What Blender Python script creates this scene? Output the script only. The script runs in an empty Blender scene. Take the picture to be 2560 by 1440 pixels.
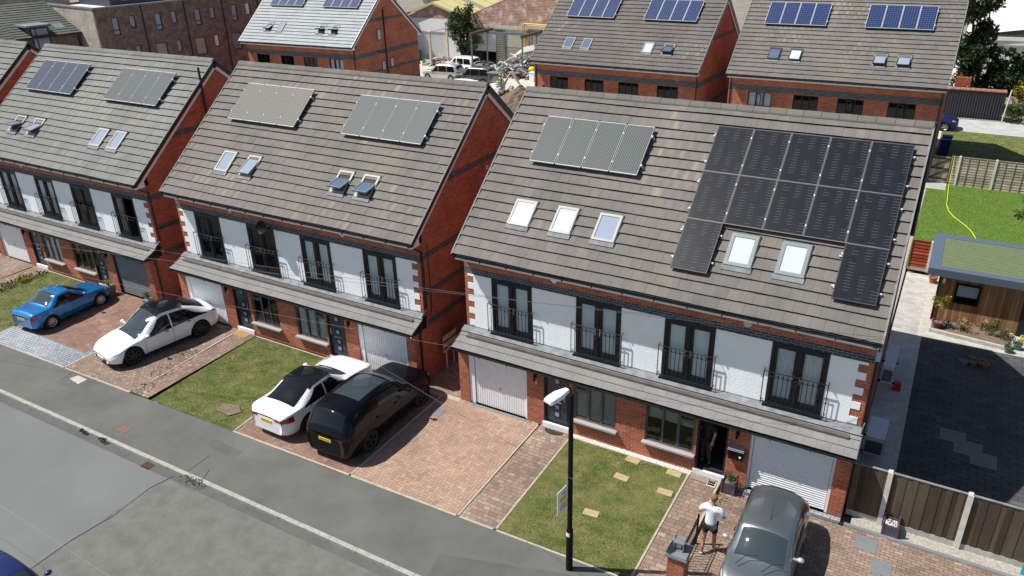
import bpy, bmesh, math, random
from mathutils import Vector, Matrix
C = bpy.context.scene.collection
SC = bpy.context.scene
rnd = random.Random(7)
# ---------------------------------------------------------------- camera, sky, sun, exposure
cam_d = bpy.data.cameras.new('camera'); cam = bpy.data.objects.new('camera', cam_d); C.objects.link(cam)
cam_d.sensor_width = 36; cam_d.lens = 27.0645; cam_d.clip_end = 1500; cam_d.clip_start = .1
_r = ((0.8677480009, 0.4964661211, -0.0231256891), (-0.1971432369, 0.3865436717, 0.9009542353), (-0.4562323433, 0.7772421633, -0.4332974365))
cam.matrix_world = Matrix(((_r[0][0], _r[1][0], -_r[2][0], 12.543418), (_r[0][1], _r[1][1], -_r[2][1], -18.424606),
                           (_r[0][2], _r[1][2], -_r[2][2], 14.526822), (0, 0, 0, 1)))
SC.camera = cam
SUN_D = Vector((.61, .29, -1)).normalized()
W_ = bpy.data.worlds.new('World'); SC.world = W_; W_.use_nodes = True
_n = W_.node_tree.nodes; _bg = _n['Background']; _sky = _n.new('ShaderNodeTexSky'); _sky.sky_type = 'NISHITA'; _sky.sun_disc = False
_sky.sun_elevation = math.asin(-SUN_D.z); _sky.sun_rotation = math.atan2(-SUN_D.x, -SUN_D.y)
_sky.air_density = 1.1; _sky.dust_density = .9
W_.node_tree.links.new(_sky.outputs[0], _bg.inputs[0]); _bg.inputs[1].default_value = .07
sun_d = bpy.data.lights.new('sun', 'SUN'); sun = bpy.data.objects.new('sun', sun_d); C.objects.link(sun)
sun_d.energy = 5.0; sun_d.angle = math.radians(.5); sun_d.color = (1, .955, .89)
sun.rotation_euler = SUN_D.to_track_quat('-Z', 'Y').to_euler(); sun.location = (-20, -20, 40)
SC.view_settings.view_transform = 'Standard'; SC.view_settings.look = 'None'; SC.view_settings.exposure = 0.34; SC.view_settings.gamma = 1
# ---------------------------------------------------------------- materials
MAT = {}
def nodes(m):
    m.use_nodes = True; t = m.node_tree; return t, t.nodes['Principled BSDF'], t.links
def setp(b, **k):
    for n, v in k.items(): b.inputs[n.replace('_', ' ')].default_value = v
def c4(c): return (c[0], c[1], c[2], 1)
def mat(name, col, rough=.6, metal=0, var=.0, scale=3, bump=0, bscale=60, coat=0, spec=.5, col2=None, detail=6, stretch=None):
    if name in MAT: return MAT[name]
    m = bpy.data.materials.new(name); t, b, L = nodes(m); setp(b, Roughness=rough, Metallic=metal)
    b.inputs['Specular IOR Level'].default_value = spec
    if coat: b.inputs['Coat Weight'].default_value = coat; b.inputs['Coat Roughness'].default_value = .03
    b.inputs['Base Color'].default_value = c4(col)
    tc = t.nodes.new('ShaderNodeTexCoord'); src = tc.outputs['Object']
    if stretch:
        mp = t.nodes.new('ShaderNodeMapping'); mp.inputs['Scale'].default_value = stretch; L.new(src, mp.inputs[0]); src = mp.outputs[0]
    if var or col2:
        nz = t.nodes.new('ShaderNodeTexNoise'); nz.inputs['Scale'].default_value = scale; nz.inputs['Detail'].default_value = detail; nz.inputs['Roughness'].default_value = .65
        L.new(src, nz.inputs['Vector'])
        rp = t.nodes.new('ShaderNodeValToRGB'); rp.color_ramp.elements[0].position = .33; rp.color_ramp.elements[1].position = .68
        c2 = col2 if col2 else tuple(min(1, x*(1+var)) for x in col); c1 = col if col2 else tuple(x*(1-var) for x in col)
        rp.color_ramp.elements[0].color = c4(c1); rp.color_ramp.elements[1].color = c4(c2)
        L.new(nz.outputs[0], rp.inputs[0]); L.new(rp.outputs[0], b.inputs['Base Color'])
    if bump:
        nb = t.nodes.new('ShaderNodeTexNoise'); nb.inputs['Scale'].default_value = bscale; nb.inputs['Detail'].default_value = 4; L.new(src, nb.inputs['Vector'])
        bp = t.nodes.new('ShaderNodeBump'); bp.inputs['Strength'].default_value = bump; bp.inputs['Distance'].default_value = .02
        L.new(nb.outputs[0], bp.inputs['Height']); L.new(bp.outputs[0], b.inputs['Normal'])
    MAT[name] = m; return m
def mixrgb(t, a, b, f, mode='MIX'):
    n = t.nodes.new('ShaderNodeMix'); n.data_type = 'RGBA'; n.blend_type = mode
    for i, v in ((0, f), (6, a), (7, b)):
        if hasattr(v, 'is_output') or hasattr(v, 'links'): t.links.new(v, n.inputs[i])
        else: n.inputs[i].default_value = v if i == 0 else c4(v)
    return n.outputs[2]
def brickmat(name, c1, c2, mortar, bw=.225, bh=.075, ms=.009, var=.25, nscale=.9, rough=.9, bump=.5, bias=0, dirt=None, offs=.5):
    m = bpy.data.materials.new(name); t, b, L = nodes(m); setp(b, Roughness=rough); b.inputs['Specular IOR Level'].default_value = .25
    uv = t.nodes.new('ShaderNodeUVMap'); br = t.nodes.new('ShaderNodeTexBrick'); L.new(uv.outputs[0], br.inputs['Vector'])
    for k, v in (('Color1', c4(c1)), ('Color2', c4(c2)), ('Mortar', c4(mortar)), ('Scale', 1), ('Mortar Size', ms), ('Mortar Smooth', .3), ('Bias', bias), ('Brick Width', bw), ('Row Height', bh)): br.inputs[k].default_value = v
    br.offset = offs
    nz = t.nodes.new('ShaderNodeTexNoise'); nz.inputs['Scale'].default_value = nscale; nz.inputs['Detail'].default_value = 7; nz.inputs['Roughness'].default_value = .7; L.new(uv.outputs[0], nz.inputs['Vector'])
    rp = t.nodes.new('ShaderNodeValToRGB'); rp.color_ramp.elements[0].position = .3; rp.color_ramp.elements[1].position = .7
    rp.color_ramp.elements[0].color = c4((1-var,)*3); rp.color_ramp.elements[1].color = c4((1+var, 1+var, 1+var)); L.new(nz.outputs[0], rp.inputs[0])
    o = mixrgb(t, br.outputs[0], rp.outputs[0], 1., 'MULTIPLY')
    if dirt:
        n2 = t.nodes.new('ShaderNodeTexNoise'); n2.inputs['Scale'].default_value = dirt[1]; n2.inputs['Detail'].default_value = 5; L.new(uv.outputs[0], n2.inputs['Vector'])
        r2 = t.nodes.new('ShaderNodeValToRGB'); r2.color_ramp.elements[0].position = dirt[2]; r2.color_ramp.elements[1].position = dirt[2]+.15; L.new(n2.outputs[0], r2.inputs[0])
        o = mixrgb(t, o, dirt[0], r2.outputs[0])
    L.new(o, b.inputs['Base Color'])
    bp = t.nodes.new('ShaderNodeBump'); bp.inputs['Strength'].default_value = bump; bp.inputs['Distance'].default_value = .008; bp.invert = True
    L.new(br.outputs['Fac'], bp.inputs['Height']); L.new(bp.outputs[0], b.inputs['Normal'])
    MAT[name] = m; return m
def tintmat(name, ca, cb, rough=.85, nscale=1.2, var=.2, stain=None, stretch=(1, 1, 1), bump=.25, spec=.3, cc=None):
    """colour from each piece's own 'tint' attribute between ca and cb, with broad weathering"""
    m = bpy.data.materials.new(name); t, b, L = nodes(m); setp(b, Roughness=rough); b.inputs['Specular IOR Level'].default_value = spec
    at = t.nodes.new('ShaderNodeAttribute'); at.attribute_name = 'tint'
    rp = t.nodes.new('ShaderNodeValToRGB'); rp.color_ramp.elements[0].color = c4(ca); rp.color_ramp.elements[1].color = c4(cb); L.new(at.outputs['Fac'], rp.inputs[0])
    if cc: e = rp.color_ramp.elements.new(.55); e.color = c4(cc)
    tc = t.nodes.new('ShaderNodeTexCoord'); mp = t.nodes.new('ShaderNodeMapping'); mp.inputs['Scale'].default_value = stretch; L.new(tc.outputs['Object'], mp.inputs[0])
    nz = t.nodes.new('ShaderNodeTexNoise'); nz.inputs['Scale'].default_value = nscale; nz.inputs['Detail'].default_value = 8; nz.inputs['Roughness'].default_value = .7; L.new(mp.outputs[0], nz.inputs['Vector'])
    r2 = t.nodes.new('ShaderNodeValToRGB'); r2.color_ramp.elements[0].position = .3; r2.color_ramp.elements[1].position = .72
    r2.color_ramp.elements[0].color = c4((1-var,)*3); r2.color_ramp.elements[1].color = c4((1+var,)*3); L.new(nz.outputs[0], r2.inputs[0])
    o = mixrgb(t, rp.outputs[0], r2.outputs[0], 1., 'MULTIPLY')
    if stain:
        n2 = t.nodes.new('ShaderNodeTexNoise'); n2.inputs['Scale'].default_value = stain[1]; n2.inputs['Detail'].default_value = 6; L.new(mp.outputs[0], n2.inputs['Vector'])
        r3 = t.nodes.new('ShaderNodeValToRGB'); r3.color_ramp.elements[0].position = stain[2]; r3.color_ramp.elements[1].position = stain[2]+.2
        r3.color_ramp.elements[1].color = (stain[3],)*3+(1,); L.new(n2.outputs[0], r3.inputs[0])
        o = mixrgb(t, o, stain[0], r3.outputs[0])
    L.new(o, b.inputs['Base Color'])
    nb = t.nodes.new('ShaderNodeTexNoise'); nb.inputs['Scale'].default_value = 45; nb.inputs['Detail'].default_value = 4; L.new(tc.outputs['Object'], nb.inputs['Vector'])
    bp = t.nodes.new('ShaderNodeBump'); bp.inputs['Strength'].default_value = bump; bp.inputs['Distance'].default_value = .01; L.new(nb.outputs[0], bp.inputs['Height']); L.new(bp.outputs[0], b.inputs['Normal'])
    MAT[name] = m; return m
def glassmat(name, tint, ior=1.5, refl=1.0, rough=.02):
    m = bpy.data.materials.new(name); m.use_nodes = True; t = m.node_tree; t.nodes.clear()
    o = t.nodes.new('ShaderNodeOutputMaterial'); mx = t.nodes.new('ShaderNodeMixShader'); tr = t.nodes.new('ShaderNodeBsdfTransparent'); gl = t.nodes.new('ShaderNodeBsdfGlossy'); fr = t.nodes.new('ShaderNodeFresnel')
    fr.inputs[0].default_value = ior; tr.inputs[0].default_value = c4(tint); gl.inputs['Roughness'].default_value = rough; gl.inputs[0].default_value = (refl,)*3+(1,)
    t.links.new(fr.outputs[0], mx.inputs[0]); t.links.new(tr.outputs[0], mx.inputs[1]); t.links.new(gl.outputs[0], mx.inputs[2]); t.links.new(mx.outputs[0], o.inputs[0])
    MAT[name] = m; return m
brickmat('brick', (.46, .125, .058), (.31, .070, .034), (.38, .27, .20), ms=.008, dirt=((.46, .24, .15), 1.7, .74), var=.28)
brickmat('brick_dark', (.075, .085, .105), (.04, .045, .06), (.27, .26, .26), ms=.0085)
brickmat('brick_brown', (.23, .155, .12), (.12, .08, .068), (.24, .20, .175), ms=.008, var=.45, nscale=1.6)
brickmat('brick_pale', (.46, .42, .36), (.34, .30, .26), (.42, .40, .37), ms=.008, var=.35, nscale=.8)
brickmat('brick_old', (.42, .21, .15), (.30, .15, .11), (.62, .52, .45), ms=.016, bh=.15, bw=.45, var=.4, nscale=1.1, dirt=((.66, .56, .5), 1.3, .52))
tintmat('roof_tile', (.130, .122, .112), (.30, .248, .185), cc=(.172, .160, .142), nscale=.7, var=.17, stain=((.27, .225, .13), .5, .58, .35), stretch=(1, .6, .6))
tintmat('roof_tile_grey', (.150, .156, .150), (.27, .252, .212), cc=(.200, .200, .186), nscale=.6, var=.2, stain=((.29, .265, .19), .35, .58, .45), stretch=(1, .6, .6))
tintmat('roof_tile_brown', (.115, .106, .10), (.24, .20, .165), cc=(.148, .135, .124), nscale=.6, var=.2, stretch=(1, .6, .6))
tintmat('roof_tile_pale', (.32, .345, .36), (.43, .45, .46), cc=(.37, .395, .405), nscale=.6, var=.12)
tintmat('roof_tile_green', (.075, .085, .075), (.13, .14, .115), nscale=.6, var=.2)
tintmat('canopy_tile', (.175, .174, .170), (.25, .243, .23), nscale=1.2, var=.16, stain=((.36, .33, .24), .9, .6, .4))
tintmat('block_pink', (.30, .20, .145), (.44, .31, .23), cc=(.375, .255, .19), nscale=.7, var=.16, bump=.15)
tintmat('block_brown', (.19, .135, .105), (.38, .285, .215), cc=(.265, .19, .148), nscale=.8, var=.25, bump=.2)
tintmat('block_red', (.19, .115, .092), (.33, .21, .16), cc=(.25, .155, .12), nscale=.8, var=.22, bump=.2)
tintmat('block_grey', (.22, .25, .28), (.36, .40, .43), nscale=.8, var=.15, bump=.15)
tintmat('block_yard', (.06, .06, .064), (.10, .10, .105), nscale=.5, var=.2, bump=.15)
tintmat('block_pale', (.36, .355, .33), (.52, .51, .48), nscale=.5, var=.15, bump=.15)
tintmat('timber_brown', (.20, .10, .045), (.40, .22, .11), nscale=2, var=.3, stretch=(1, 1, .25), bump=.3)
tintmat('timber_dark', (.052, .038, .026), (.12, .092, .064), nscale=2, var=.35, stretch=(1, 1, .2), bump=.3)
tintmat('timber_grey', (.30, .26, .19), (.46, .41, .31), nscale=3, var=.3, bump=.3)
tintmat('timber_red', (.22, .04, .02), (.34, .07, .035), nscale=3, var=.3, bump=.3)
tintmat('leaf', (.025, .055, .012), (.12, .19, .04), cc=(.055, .11, .02), nscale=2, var=.2, bump=0, rough=.6, spec=.4)
tintmat('leaf_dark', (.018, .035, .012), (.075, .12, .035), cc=(.032, .06, .018), nscale=2, var=.2, bump=0, rough=.6, spec=.4)
tintmat('leaf_yellow', (.16, .17, .02), (.55, .45, .05), nscale=2, var=.2, bump=0)
tintmat('leaf_dry', (.22, .17, .07), (.42, .34, .16), nscale=2, var=.2, bump=0)
tintmat('grass_blade', (.042, .092, .008), (.34, .29, .12), cc=(.095, .14, .018), nscale=.8, var=.3, bump=0, rough=.9, spec=.05)
tintmat('grass_blade_fresh', (.075, .165, .012), (.20, .27, .04), cc=(.115, .205, .018), nscale=.8, var=.2, bump=0, rough=.9, spec=.05)
tintmat('scrap_metal', (.10, .09, .085), (.75, .74, .72), cc=(.35, .33, .31), rough=.5, nscale=3, var=.4)
tintmat('rubble', (.25, .21, .17), (.62, .57, .5), nscale=4, var=.3)
def M(n): return MAT[n]
mat('render_white', (.88, .92, .94), .8, var=.03, scale=2, bump=.35, bscale=14)
mat('white_paint', (.82, .84, .86), .35); mat('clamp_metal', (.55, .56, .57), .5, spec=.2); mat('pv_frame', (.50, .52, .53), .5, spec=.2); mat('attic_dark', (.03, .036, .06), .6); mat('rust_cover', (.17, .10, .08), .9, var=.3, scale=20)
mat('white_upvc', (.84, .86, .88), .3)
mat('white_door', (.80, .82, .85), .35, var=.03)
mat('garage_white', (.83, .85, .87), .5, var=.05, scale=5)
mat('fascia_lilac', (.78, .76, .80), .4)
mat('black_plastic', (.012, .013, .015), .35)
mat('black_metal', (.008, .008, .009), .55, spec=.15)
mat('frame_dark', (.012, .015, .020), .45, spec=.35)
mat('frame_grey', (.075, .10, .11), .4)
mat('sill_grey', (.33, .38, .40), .5, var=.08)
mat('door_blue', (.028, .042, .065), .35, var=.08)
mat('steel', (.6, .6, .6), .25, metal=1)
mat('lead', (.20, .215, .225), .8, var=.25, scale=4, bump=.2, bscale=12, spec=.15)
mat('blind', (.80, .84, .86), .8)
mat('curtain', (.72, .74, .77), .9, var=.2, scale=10, stretch=(8, 1, .2))
mat('curtain_beige', (.35, .33, .25), .9, var=.3, scale=8, stretch=(6, 1, .3))
mat('dark_room', (.05, .045, .04), .9)  # near-black colour stands in for the shade of unlit insides
mat('interior', (.10, .09, .085), .9, var=.2)
mat('panel_dark_back', (.02, .02, .022), .5)
mat('asphalt_road', (.135, .144, .144), .93, col2=(.165, .172, .17), scale=.35, bump=.5, bscale=70)
mat('asphalt_rough', (.118, .12, .108), .95, col2=(.165, .164, .148), scale=2.2, bump=.9, bscale=45, detail=10)
mat('asphalt_path', (.090, .094, .088), .93, col2=(.135, .136, .126), scale=.55, bump=.5, bscale=70, detail=10)
mat('asphalt_patch', (.082, .085, .082), .93, col2=(.112, .114, .108), scale=1.5, bump=.5, bscale=70)
mat('concrete', (.42, .41, .37), .9, var=.18, scale=4, bump=.4, bscale=40)
mat('kerb_stone', (.33, .325, .285), .9, var=.2, scale=6, bump=.4, bscale=30)
mat('edging', (.40, .355, .29), .9, var=.15, scale=6)
mat('sand_joint', (.10, .072, .055), .95, var=.2, scale=3)
mat('joint_dark', (.022, .021, .02), .95, spec=.1)
mat('soil', (.16, .12, .085), .95, var=.3, scale=5, bump=.8, bscale=12)
mat('ground', (.22, .20, .16), .95, var=.2, scale=.6)
mat('yard_concrete', (.50, .47, .42), .95, var=.14, scale=.8, bump=.3, bscale=20)
mat('lane', (.33, .34, .33), .95, col2=(.47, .48, .46), scale=1.2, bump=.3)
mat('lawn_soil', (.058, .105, .010), .95, col2=(.22, .195, .08), scale=1.9, bump=.6, bscale=40, detail=10)
mat('lawn_soil_green', (.075, .15, .014), .95, col2=(.125, .19, .028), scale=1.1, bump=.6, bscale=40)
mat('gravel_white', (.66, .64, .60), .9, var=.2, scale=30, bump=.8, bscale=40)
mat('gravel', (.45, .43, .38), .95, col2=(.24, .22, .18), scale=14, bump=.8, bscale=40)
mat('stone_slab', (.40, .315, .165), .9, var=.15, scale=6, bump=.3)
mat('rubber_mat', (.025, .025, .025), .8, var=.3, scale=20, bump=.8, bscale=30)
mat('faded_mat', (.26, .205, .15), .95, var=.25, scale=18); mat('coir', (.34, .20, .07), .95, var=.2, scale=20)
mat('yard_patch', (.19, .17, .16), .9, var=.1); mat('slate_grey', (.17, .19, .20), .6, var=.1)
mat('planter_purple', (.085, .07, .105), .6, var=.15)
mat('terracotta', (.34, .085, .05), .7, var=.2); mat('pot_plum', (.12, .035, .06), .5); mat('pot_green', (.08, .16, .13), .5); mat('pot_yellow', (.6, .55, .05), .5)
mat('green_roof', (.135, .17, .09), .85, var=.08, spec=.15); mat('roof_trim', (.085, .115, .16), .6, spec=.3)
mat('concrete_post', (.62, .60, .55), .9, var=.12, scale=6)
mat('skin', (.55, .30, .20), .55); mat('skin_tan', (.42, .20, .12), .55); mat('hair', (.20, .11, .05), .8, var=.3, scale=40); mat('hair_dark', (.03, .02, .015), .7)
mat('shirt_white', (.82, .85, .92), .8, var=.04, scale=8); mat('cloth_black', (.012, .012, .014), .85); mat('cloth_navy', (.015, .018, .03), .85); mat('shoe_white', (.85, .84, .84), .6)
mat('hivis', (.45, .85, .02), .7); mat('red_plastic', (.6, .02, .012), .4); mat('blue_plastic', (.012, .03, .16), .4); mat('yellow_plastic', (.75, .62, .02), .5)
mat('hose_yellow', (.75, .85, .05), .5); mat('barrier_blue', (.01, .02, .06), .5); mat('green_plastic', (.01, .15, .08), .5)
mat('bark', (.09, .065, .045), .95, var=.3, scale=10, bump=.6)
mat('yellow_sheet', (.58, .50, .24), .7, var=.12, scale=2, stretch=(3, .2, 1)); mat('grey_sheet', (.30, .27, .22), .7, var=.2)
mat('white_roof', (.68, .66, .63), .7, var=.12, scale=.6); mat('mint', (.55, .72, .66), .6)
mat('shutter_white', (.80, .82, .84), .5, var=.05); mat('shutter_blue', (.25, .33, .42), .5); mat('louvre', (.62, .62, .52), .6, var=.1); mat('steel_blue', (.10, .16, .19), .5, var=.2)
mat('rust', (.12, .055, .03), .8, var=.4, scale=10); mat('paint_worn', (.55, .50, .38), .8, var=.25, scale=8, stretch=(1, 1, .2)); mat('pipe_yellow', (.72, .52, .16), .5)
mat('corrugated_dark', (.028, .028, .036), .5, var=.2, scale=3, stretch=(4, 1, .3)); mat('coping_red', (.30, .135, .09), .85, var=.3, scale=4)
mat('digger', (.42, .38, .32), .7, var=.2); mat('bucket', (.07, .05, .04), .8, var=.3)
mat('ac_white', (.66, .68, .70), .5); mat('ac_dark', (.05, .05, .055), .6)
mat('blue_sign', (.02, .42, .62), .5); mat('wire', (.02, .02, .022), .5); mat('wire_pale', (.25, .25, .25), .6)
mat('sky_blue_box', (.3, .42, .68), .4); mat('tyre', (.012, .012, .013), .85); mat('alloy', (.55, .55, .56), .3, metal=.8); mat('alloy_black', (.015, .015, .017), .35)
mat('car_glass', (.008, .010, .012), .04, spec=.4); mat('car_glass_clear', (.035, .05, .058), .05, spec=.6); mat('tail_dark', (.05, .006, .008), .15); mat('seam', (.01, .01, .011), .9, spec=.1); mat('tail_red', (.38, .008, .015), .15, coat=1); mat('head_lamp', (.45, .48, .5), .12, coat=1)
mat('plate_yellow', (.75, .55, .02), .5); mat('plate_white', (.8, .8, .8), .5); mat('plate_text', (.02, .02, .02), .6); mat('trim_black', (.015, .015, .016), .5); mat('cabin', (.07, .075, .075), .9)
glassmat('glass', (.93, .97, .98), 1.45); glassmat('glass_dark', (.35, .42, .42), 1.55); glassmat('glass_sky', (.5, .6, .7), 1.9)
mat('skyglass_white', (.50, .55, .61), .12, coat=.3, spec=.3); mat('skyglass_blue', (.10, .14, .22), .05, spec=1., coat=1); mat('skyglass_mid', (.27, .32, .40), .1, coat=.4, spec=.3); mat('velux_grey', (.16, .20, .205), .45); mat('velux_white', (.40, .40, .385), .5, spec=.2); mat('velux_black', (.02, .02, .02), .5)  # whitest roof glass has glare painted into its base colour
def carpaint(name, c, metal=.4, rough=.32): return mat(name, c, rough, metal=metal, coat=1.)
carpaint('paint_blue', (.010, .19, .50), .45); carpaint('paint_white', (.86, .87, .88), 0, .4); mat('paint_black', (.002, .002, .003), .22, coat=.12, spec=.25); carpaint('paint_grey', (.20, .225, .24), .75, .33); carpaint('paint_navy', (.012, .02, .12), .4); carpaint('paint_silver', (.62, .62, .62), .6); carpaint('paint_dkgrey', (.13, .135, .14), .6)
def pvmat(name, base, line, sx, sy, w, glare=0.):
    """cells with fine bright lines (metal lines; on silver panels brightened to paint in sun glare)"""
    m = bpy.data.materials.new(name); t, b, L = nodes(m); setp(b, Roughness=.5); b.inputs['Specular IOR Level'].default_value = .12
    uv = t.nodes.new('ShaderNodeUVMap'); br = t.nodes.new('ShaderNodeTexBrick'); L.new(uv.outputs[0], br.inputs[0]); br.offset = 0
    for k, v in (('Color1', c4(base)), ('Color2', c4(tuple(x*1.25 for x in base))), ('Mortar', c4(line)), ('Scale', 1), ('Mortar Size', w), ('Mortar Smooth', .1), ('Brick Width', sx), ('Row Height', sy)): br.inputs[k].default_value = v
    L.new(br.outputs[0], b.inputs['Base Color']); MAT[name] = m; return m
pvmat('pv_blue', (.010, .024, .085), (.12, .16, .26), .153, .153, .0055)
pvmat('pv_silver', (.024, .034, .040), (.17, .185, .18), .056, 4., .0125); pvmat('pv_silver_glare_slate', (.022, .033, .065), (.10, .12, .15), .11, .105, .009)  # silver types: pale lines carry the sun glare as colour
pvmat('pv_silver_glare_pale', (.06, .06, .052), (.20, .195, .17), .045, .08, .010)
def pvblack():
    m = bpy.data.materials.new('pv_black'); t, b, L = nodes(m); setp(b, Roughness=.3); b.inputs['Specular IOR Level'].default_value = .22
    uv = t.nodes.new('ShaderNodeUVMap')
    def bk(w, h, ms, c1, c2, mo):
        br = t.nodes.new('ShaderNodeTexBrick'); L.new(uv.outputs[0], br.inputs[0]); br.offset = 0
        for k, v in (('Color1', c4(c1)), ('Color2', c4(c2)), ('Mortar', c4(mo)), ('Scale', 1), ('Mortar Size', ms), ('Mortar Smooth', 0), ('Brick Width', w), ('Row Height', h)): br.inputs[k].default_value = v
        return br.outputs[0]
    cells = bk(.172, .80, .002, (.010, .012, .017), (.014, .016, .022), (.004, .004, .005))
    lines = bk(5, .088, .0035, (0, 0, 0), (0, 0, 0), (1, 1, 1))
    sp = t.nodes.new('ShaderNodeSeparateXYZ'); L.new(uv.outputs[0], sp.inputs[0])
    mm = t.nodes.new('ShaderNodeMath'); mm.operation = 'MODULO'; mm.inputs[1].default_value = .344; L.new(sp.outputs[0], mm.inputs[0])
    gt = t.nodes.new('ShaderNodeMath'); gt.operation = 'GREATER_THAN'; gt.inputs[1].default_value = .172; L.new(mm.outputs[0], gt.inputs[0])
    nz = t.nodes.new('ShaderNodeTexNoise'); nz.inputs['Scale'].default_value = 1.6; L.new(uv.outputs[0], nz.inputs[0])
    g2 = t.nodes.new('ShaderNodeMath'); g2.operation = 'GREATER_THAN'; g2.inputs[1].default_value = .43; L.new(nz.outputs[0], g2.inputs[0])
    mu = t.nodes.new('ShaderNodeMath'); mu.operation = 'MULTIPLY'; L.new(gt.outputs[0], mu.inputs[0]); L.new(g2.outputs[0], mu.inputs[1])
    mv = t.nodes.new('ShaderNodeMath'); mv.operation = 'MULTIPLY'; L.new(mu.outputs[0], mv.inputs[0]); L.new(lines, mv.inputs[1])
    L.new(mixrgb(t, cells, (.13, .14, .155), mv.outputs[0]), b.inputs['Base Color']); MAT['pv_black'] = m
pvblack()
# ---------------------------------------------------------------- mesh helpers
class MB:
    def __init__(s): s.v = []; s.f = []; s.mi = []; s.t = []; s.uv = []; s.sm = []
    def face(s, pts, mi=0, tint=0., uv=None, sm=False):
        i = len(s.v); s.v += [tuple(p) for p in pts]; s.f.append(tuple(range(i, i+len(pts)))); s.mi.append(mi); s.t.append(tint); s.uv.append(uv); s.sm.append(sm)
    def box(s, x0, x1, y0, y1, z0, z1, mi=0, tint=0., M_=None, skip=''):
        if x0 > x1: x0, x1 = x1, x0
        if y0 > y1: y0, y1 = y1, y0
        if z0 > z1: z0, z1 = z1, z0
        p = [Vector(q) for q in ((x0, y0, z0), (x1, y0, z0), (x1, y1, z0), (x0, y1, z0), (x0, y0, z1), (x1, y0, z1), (x1, y1, z1), (x0, y1, z1))]
        if M_ is not None: p = [M_ @ q for q in p]
        for k, q in (('b', (3, 2, 1, 0)), ('t', (4, 5, 6, 7)), ('f', (0, 1, 5, 4)), ('r', (1, 2, 6, 5)), ('k', (2, 3, 7, 6)), ('l', (3, 0, 4, 7))):
            if k not in skip: s.face([p[i] for i in q], mi, tint)
    def prism(s, poly, d, mi=0, tint=0., cap=True):
        """poly: list of 3D points (planar), extruded by vector d"""
        a = [Vector(p) for p in poly]; d = Vector(d); b = [p+d for p in a]; n = len(a)
        nn = Vector((0, 0, 0))
        for i in range(n): nn += a[i].cross(a[(i+1) % n])
        fl = nn.dot(d) > 0
        for i in range(n):
            j = (i+1) % n; q = [a[i], a[j], b[j], b[i]]; s.face(q if fl else q[::-1], mi, tint)
        if cap:
            s.face(a[::-1] if fl else a, mi, tint); s.face(b if fl else b[::-1], mi, tint)
    def tube(s, pts, r, n=6, mi=0, tint=0., caps=True):
        pts = [Vector(p) for p in pts]; rr = r if isinstance(r, (list, tuple)) else [r]*len(pts); rings = []
        for i, p in enumerate(pts):
            d = (pts[min(i+1, len(pts)-1)]-pts[max(i-1, 0)]).normalized(); u = d.cross(Vector((0, 0, 1)) if abs(d.z) < .9 else Vector((1, 0, 0))).normalized(); w = d.cross(u)
            rings.append([p+rr[i]*(math.cos(a)*u+math.sin(a)*w) for a in [2*math.pi*k/n for k in range(n)]])
        for a, b in zip(rings, rings[1:]):
            for k in range(n): s.face([a[k], a[(k+1) % n], b[(k+1) % n], b[k]], mi, tint, sm=True)
        if caps: s.face(rings[0][::-1], mi, tint); s.face(rings[-1], mi, tint)
    def lathe(s, prof, c, n=16, ax='z', mi=0, tint=0., a0=0, a1=2*math.pi):
        c = Vector(c)
        def P(r, h, a):
            x, y = r*math.cos(a), r*math.sin(a)
            return c+Vector({'z': (x, y, h), 'x': (h, x, y), 'y': (y, h, x)}[ax])
        for (r0, h0), (r1, h1) in zip(prof, prof[1:]):
            for k in range(n):
                a, b = a0+(a1-a0)*k/n, a0+(a1-a0)*(k+1)/n
                q = [P(r0, h0, a), P(r0, h0, b), P(r1, h1, b), P(r1, h1, a)]
                q = [p for i, p in enumerate(q) if all((p-o).length > 1e-6 for o in q[:i])]
                if len(q) > 2: s.face(q, mi, tint, sm=True)
    def ball(s, c, r, n=10, m=6, mi=0, tint=0.):
        if not isinstance(r, (tuple, list)): r = (r, r, r)
        pr = [(math.sin(math.pi*i/m), -math.cos(math.pi*i/m)) for i in range(m+1)]; k = len(s.v)
        s.lathe(pr, (0, 0, 0), n, mi=mi, tint=tint)
        for i in range(k, len(s.v)): v = s.v[i]; s.v[i] = (c[0]+v[0]*r[0], c[1]+v[1]*r[1], c[2]+v[2]*r[2])
    def build(s, name, mats, parent=None, loc=(0, 0, 0), merge=False, rotz=0):
        me = bpy.data.meshes.new(name); me.from_pydata(s.v, [], s.f)
        if not isinstance(mats, (list, tuple)): mats = [mats]
        for m in mats: me.materials.append(MAT[m] if isinstance(m, str) else m)
        me.polygons.foreach_set('material_index', s.mi); me.polygons.foreach_set('use_smooth', s.sm)
        ul = me.uv_layers.new(name='UVMap'); me.attributes.new('tint', 'FLOAT', 'FACE').data.foreach_set('value', [float(x) for x in s.t])
        uvs = []
        for fi, f in enumerate(s.f):
            if s.uv[fi]: uvs += s.uv[fi]; continue
            p = [Vector(s.v[i]) for i in f]; n = Vector((0, 0, 0))
            for i in range(len(p)): n += p[i].cross(p[(i+1) % len(p)])
            if n.length > 0: n.normalize()
            if abs(n.z) > .95: uvs += [(q.x, q.y) for q in p]
            else:
                up = (Vector((0, 0, 1))-n*n.z).normalized(); uvs += [((q.x if abs(n.y) >= abs(n.x) else q.y), q.dot(up)) for q in p]
        ul.data.foreach_set('uv', [c for q in uvs for c in q])
        if merge:
            bm = bmesh.new(); bm.from_mesh(me); bmesh.ops.remove_doubles(bm, verts=bm.verts, dist=1e-4); bm.to_mesh(me); bm.free()
        me.update(); o = bpy.data.objects.new(name, me); C.objects.link(o); o.location = loc; o.rotation_euler.z = rotz
        if parent: o.parent = parent
        return o
def tag(o, label, cat, group=None):
    o['label'] = label; o['category'] = cat
    if group: o['group'] = group
    return o
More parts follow.
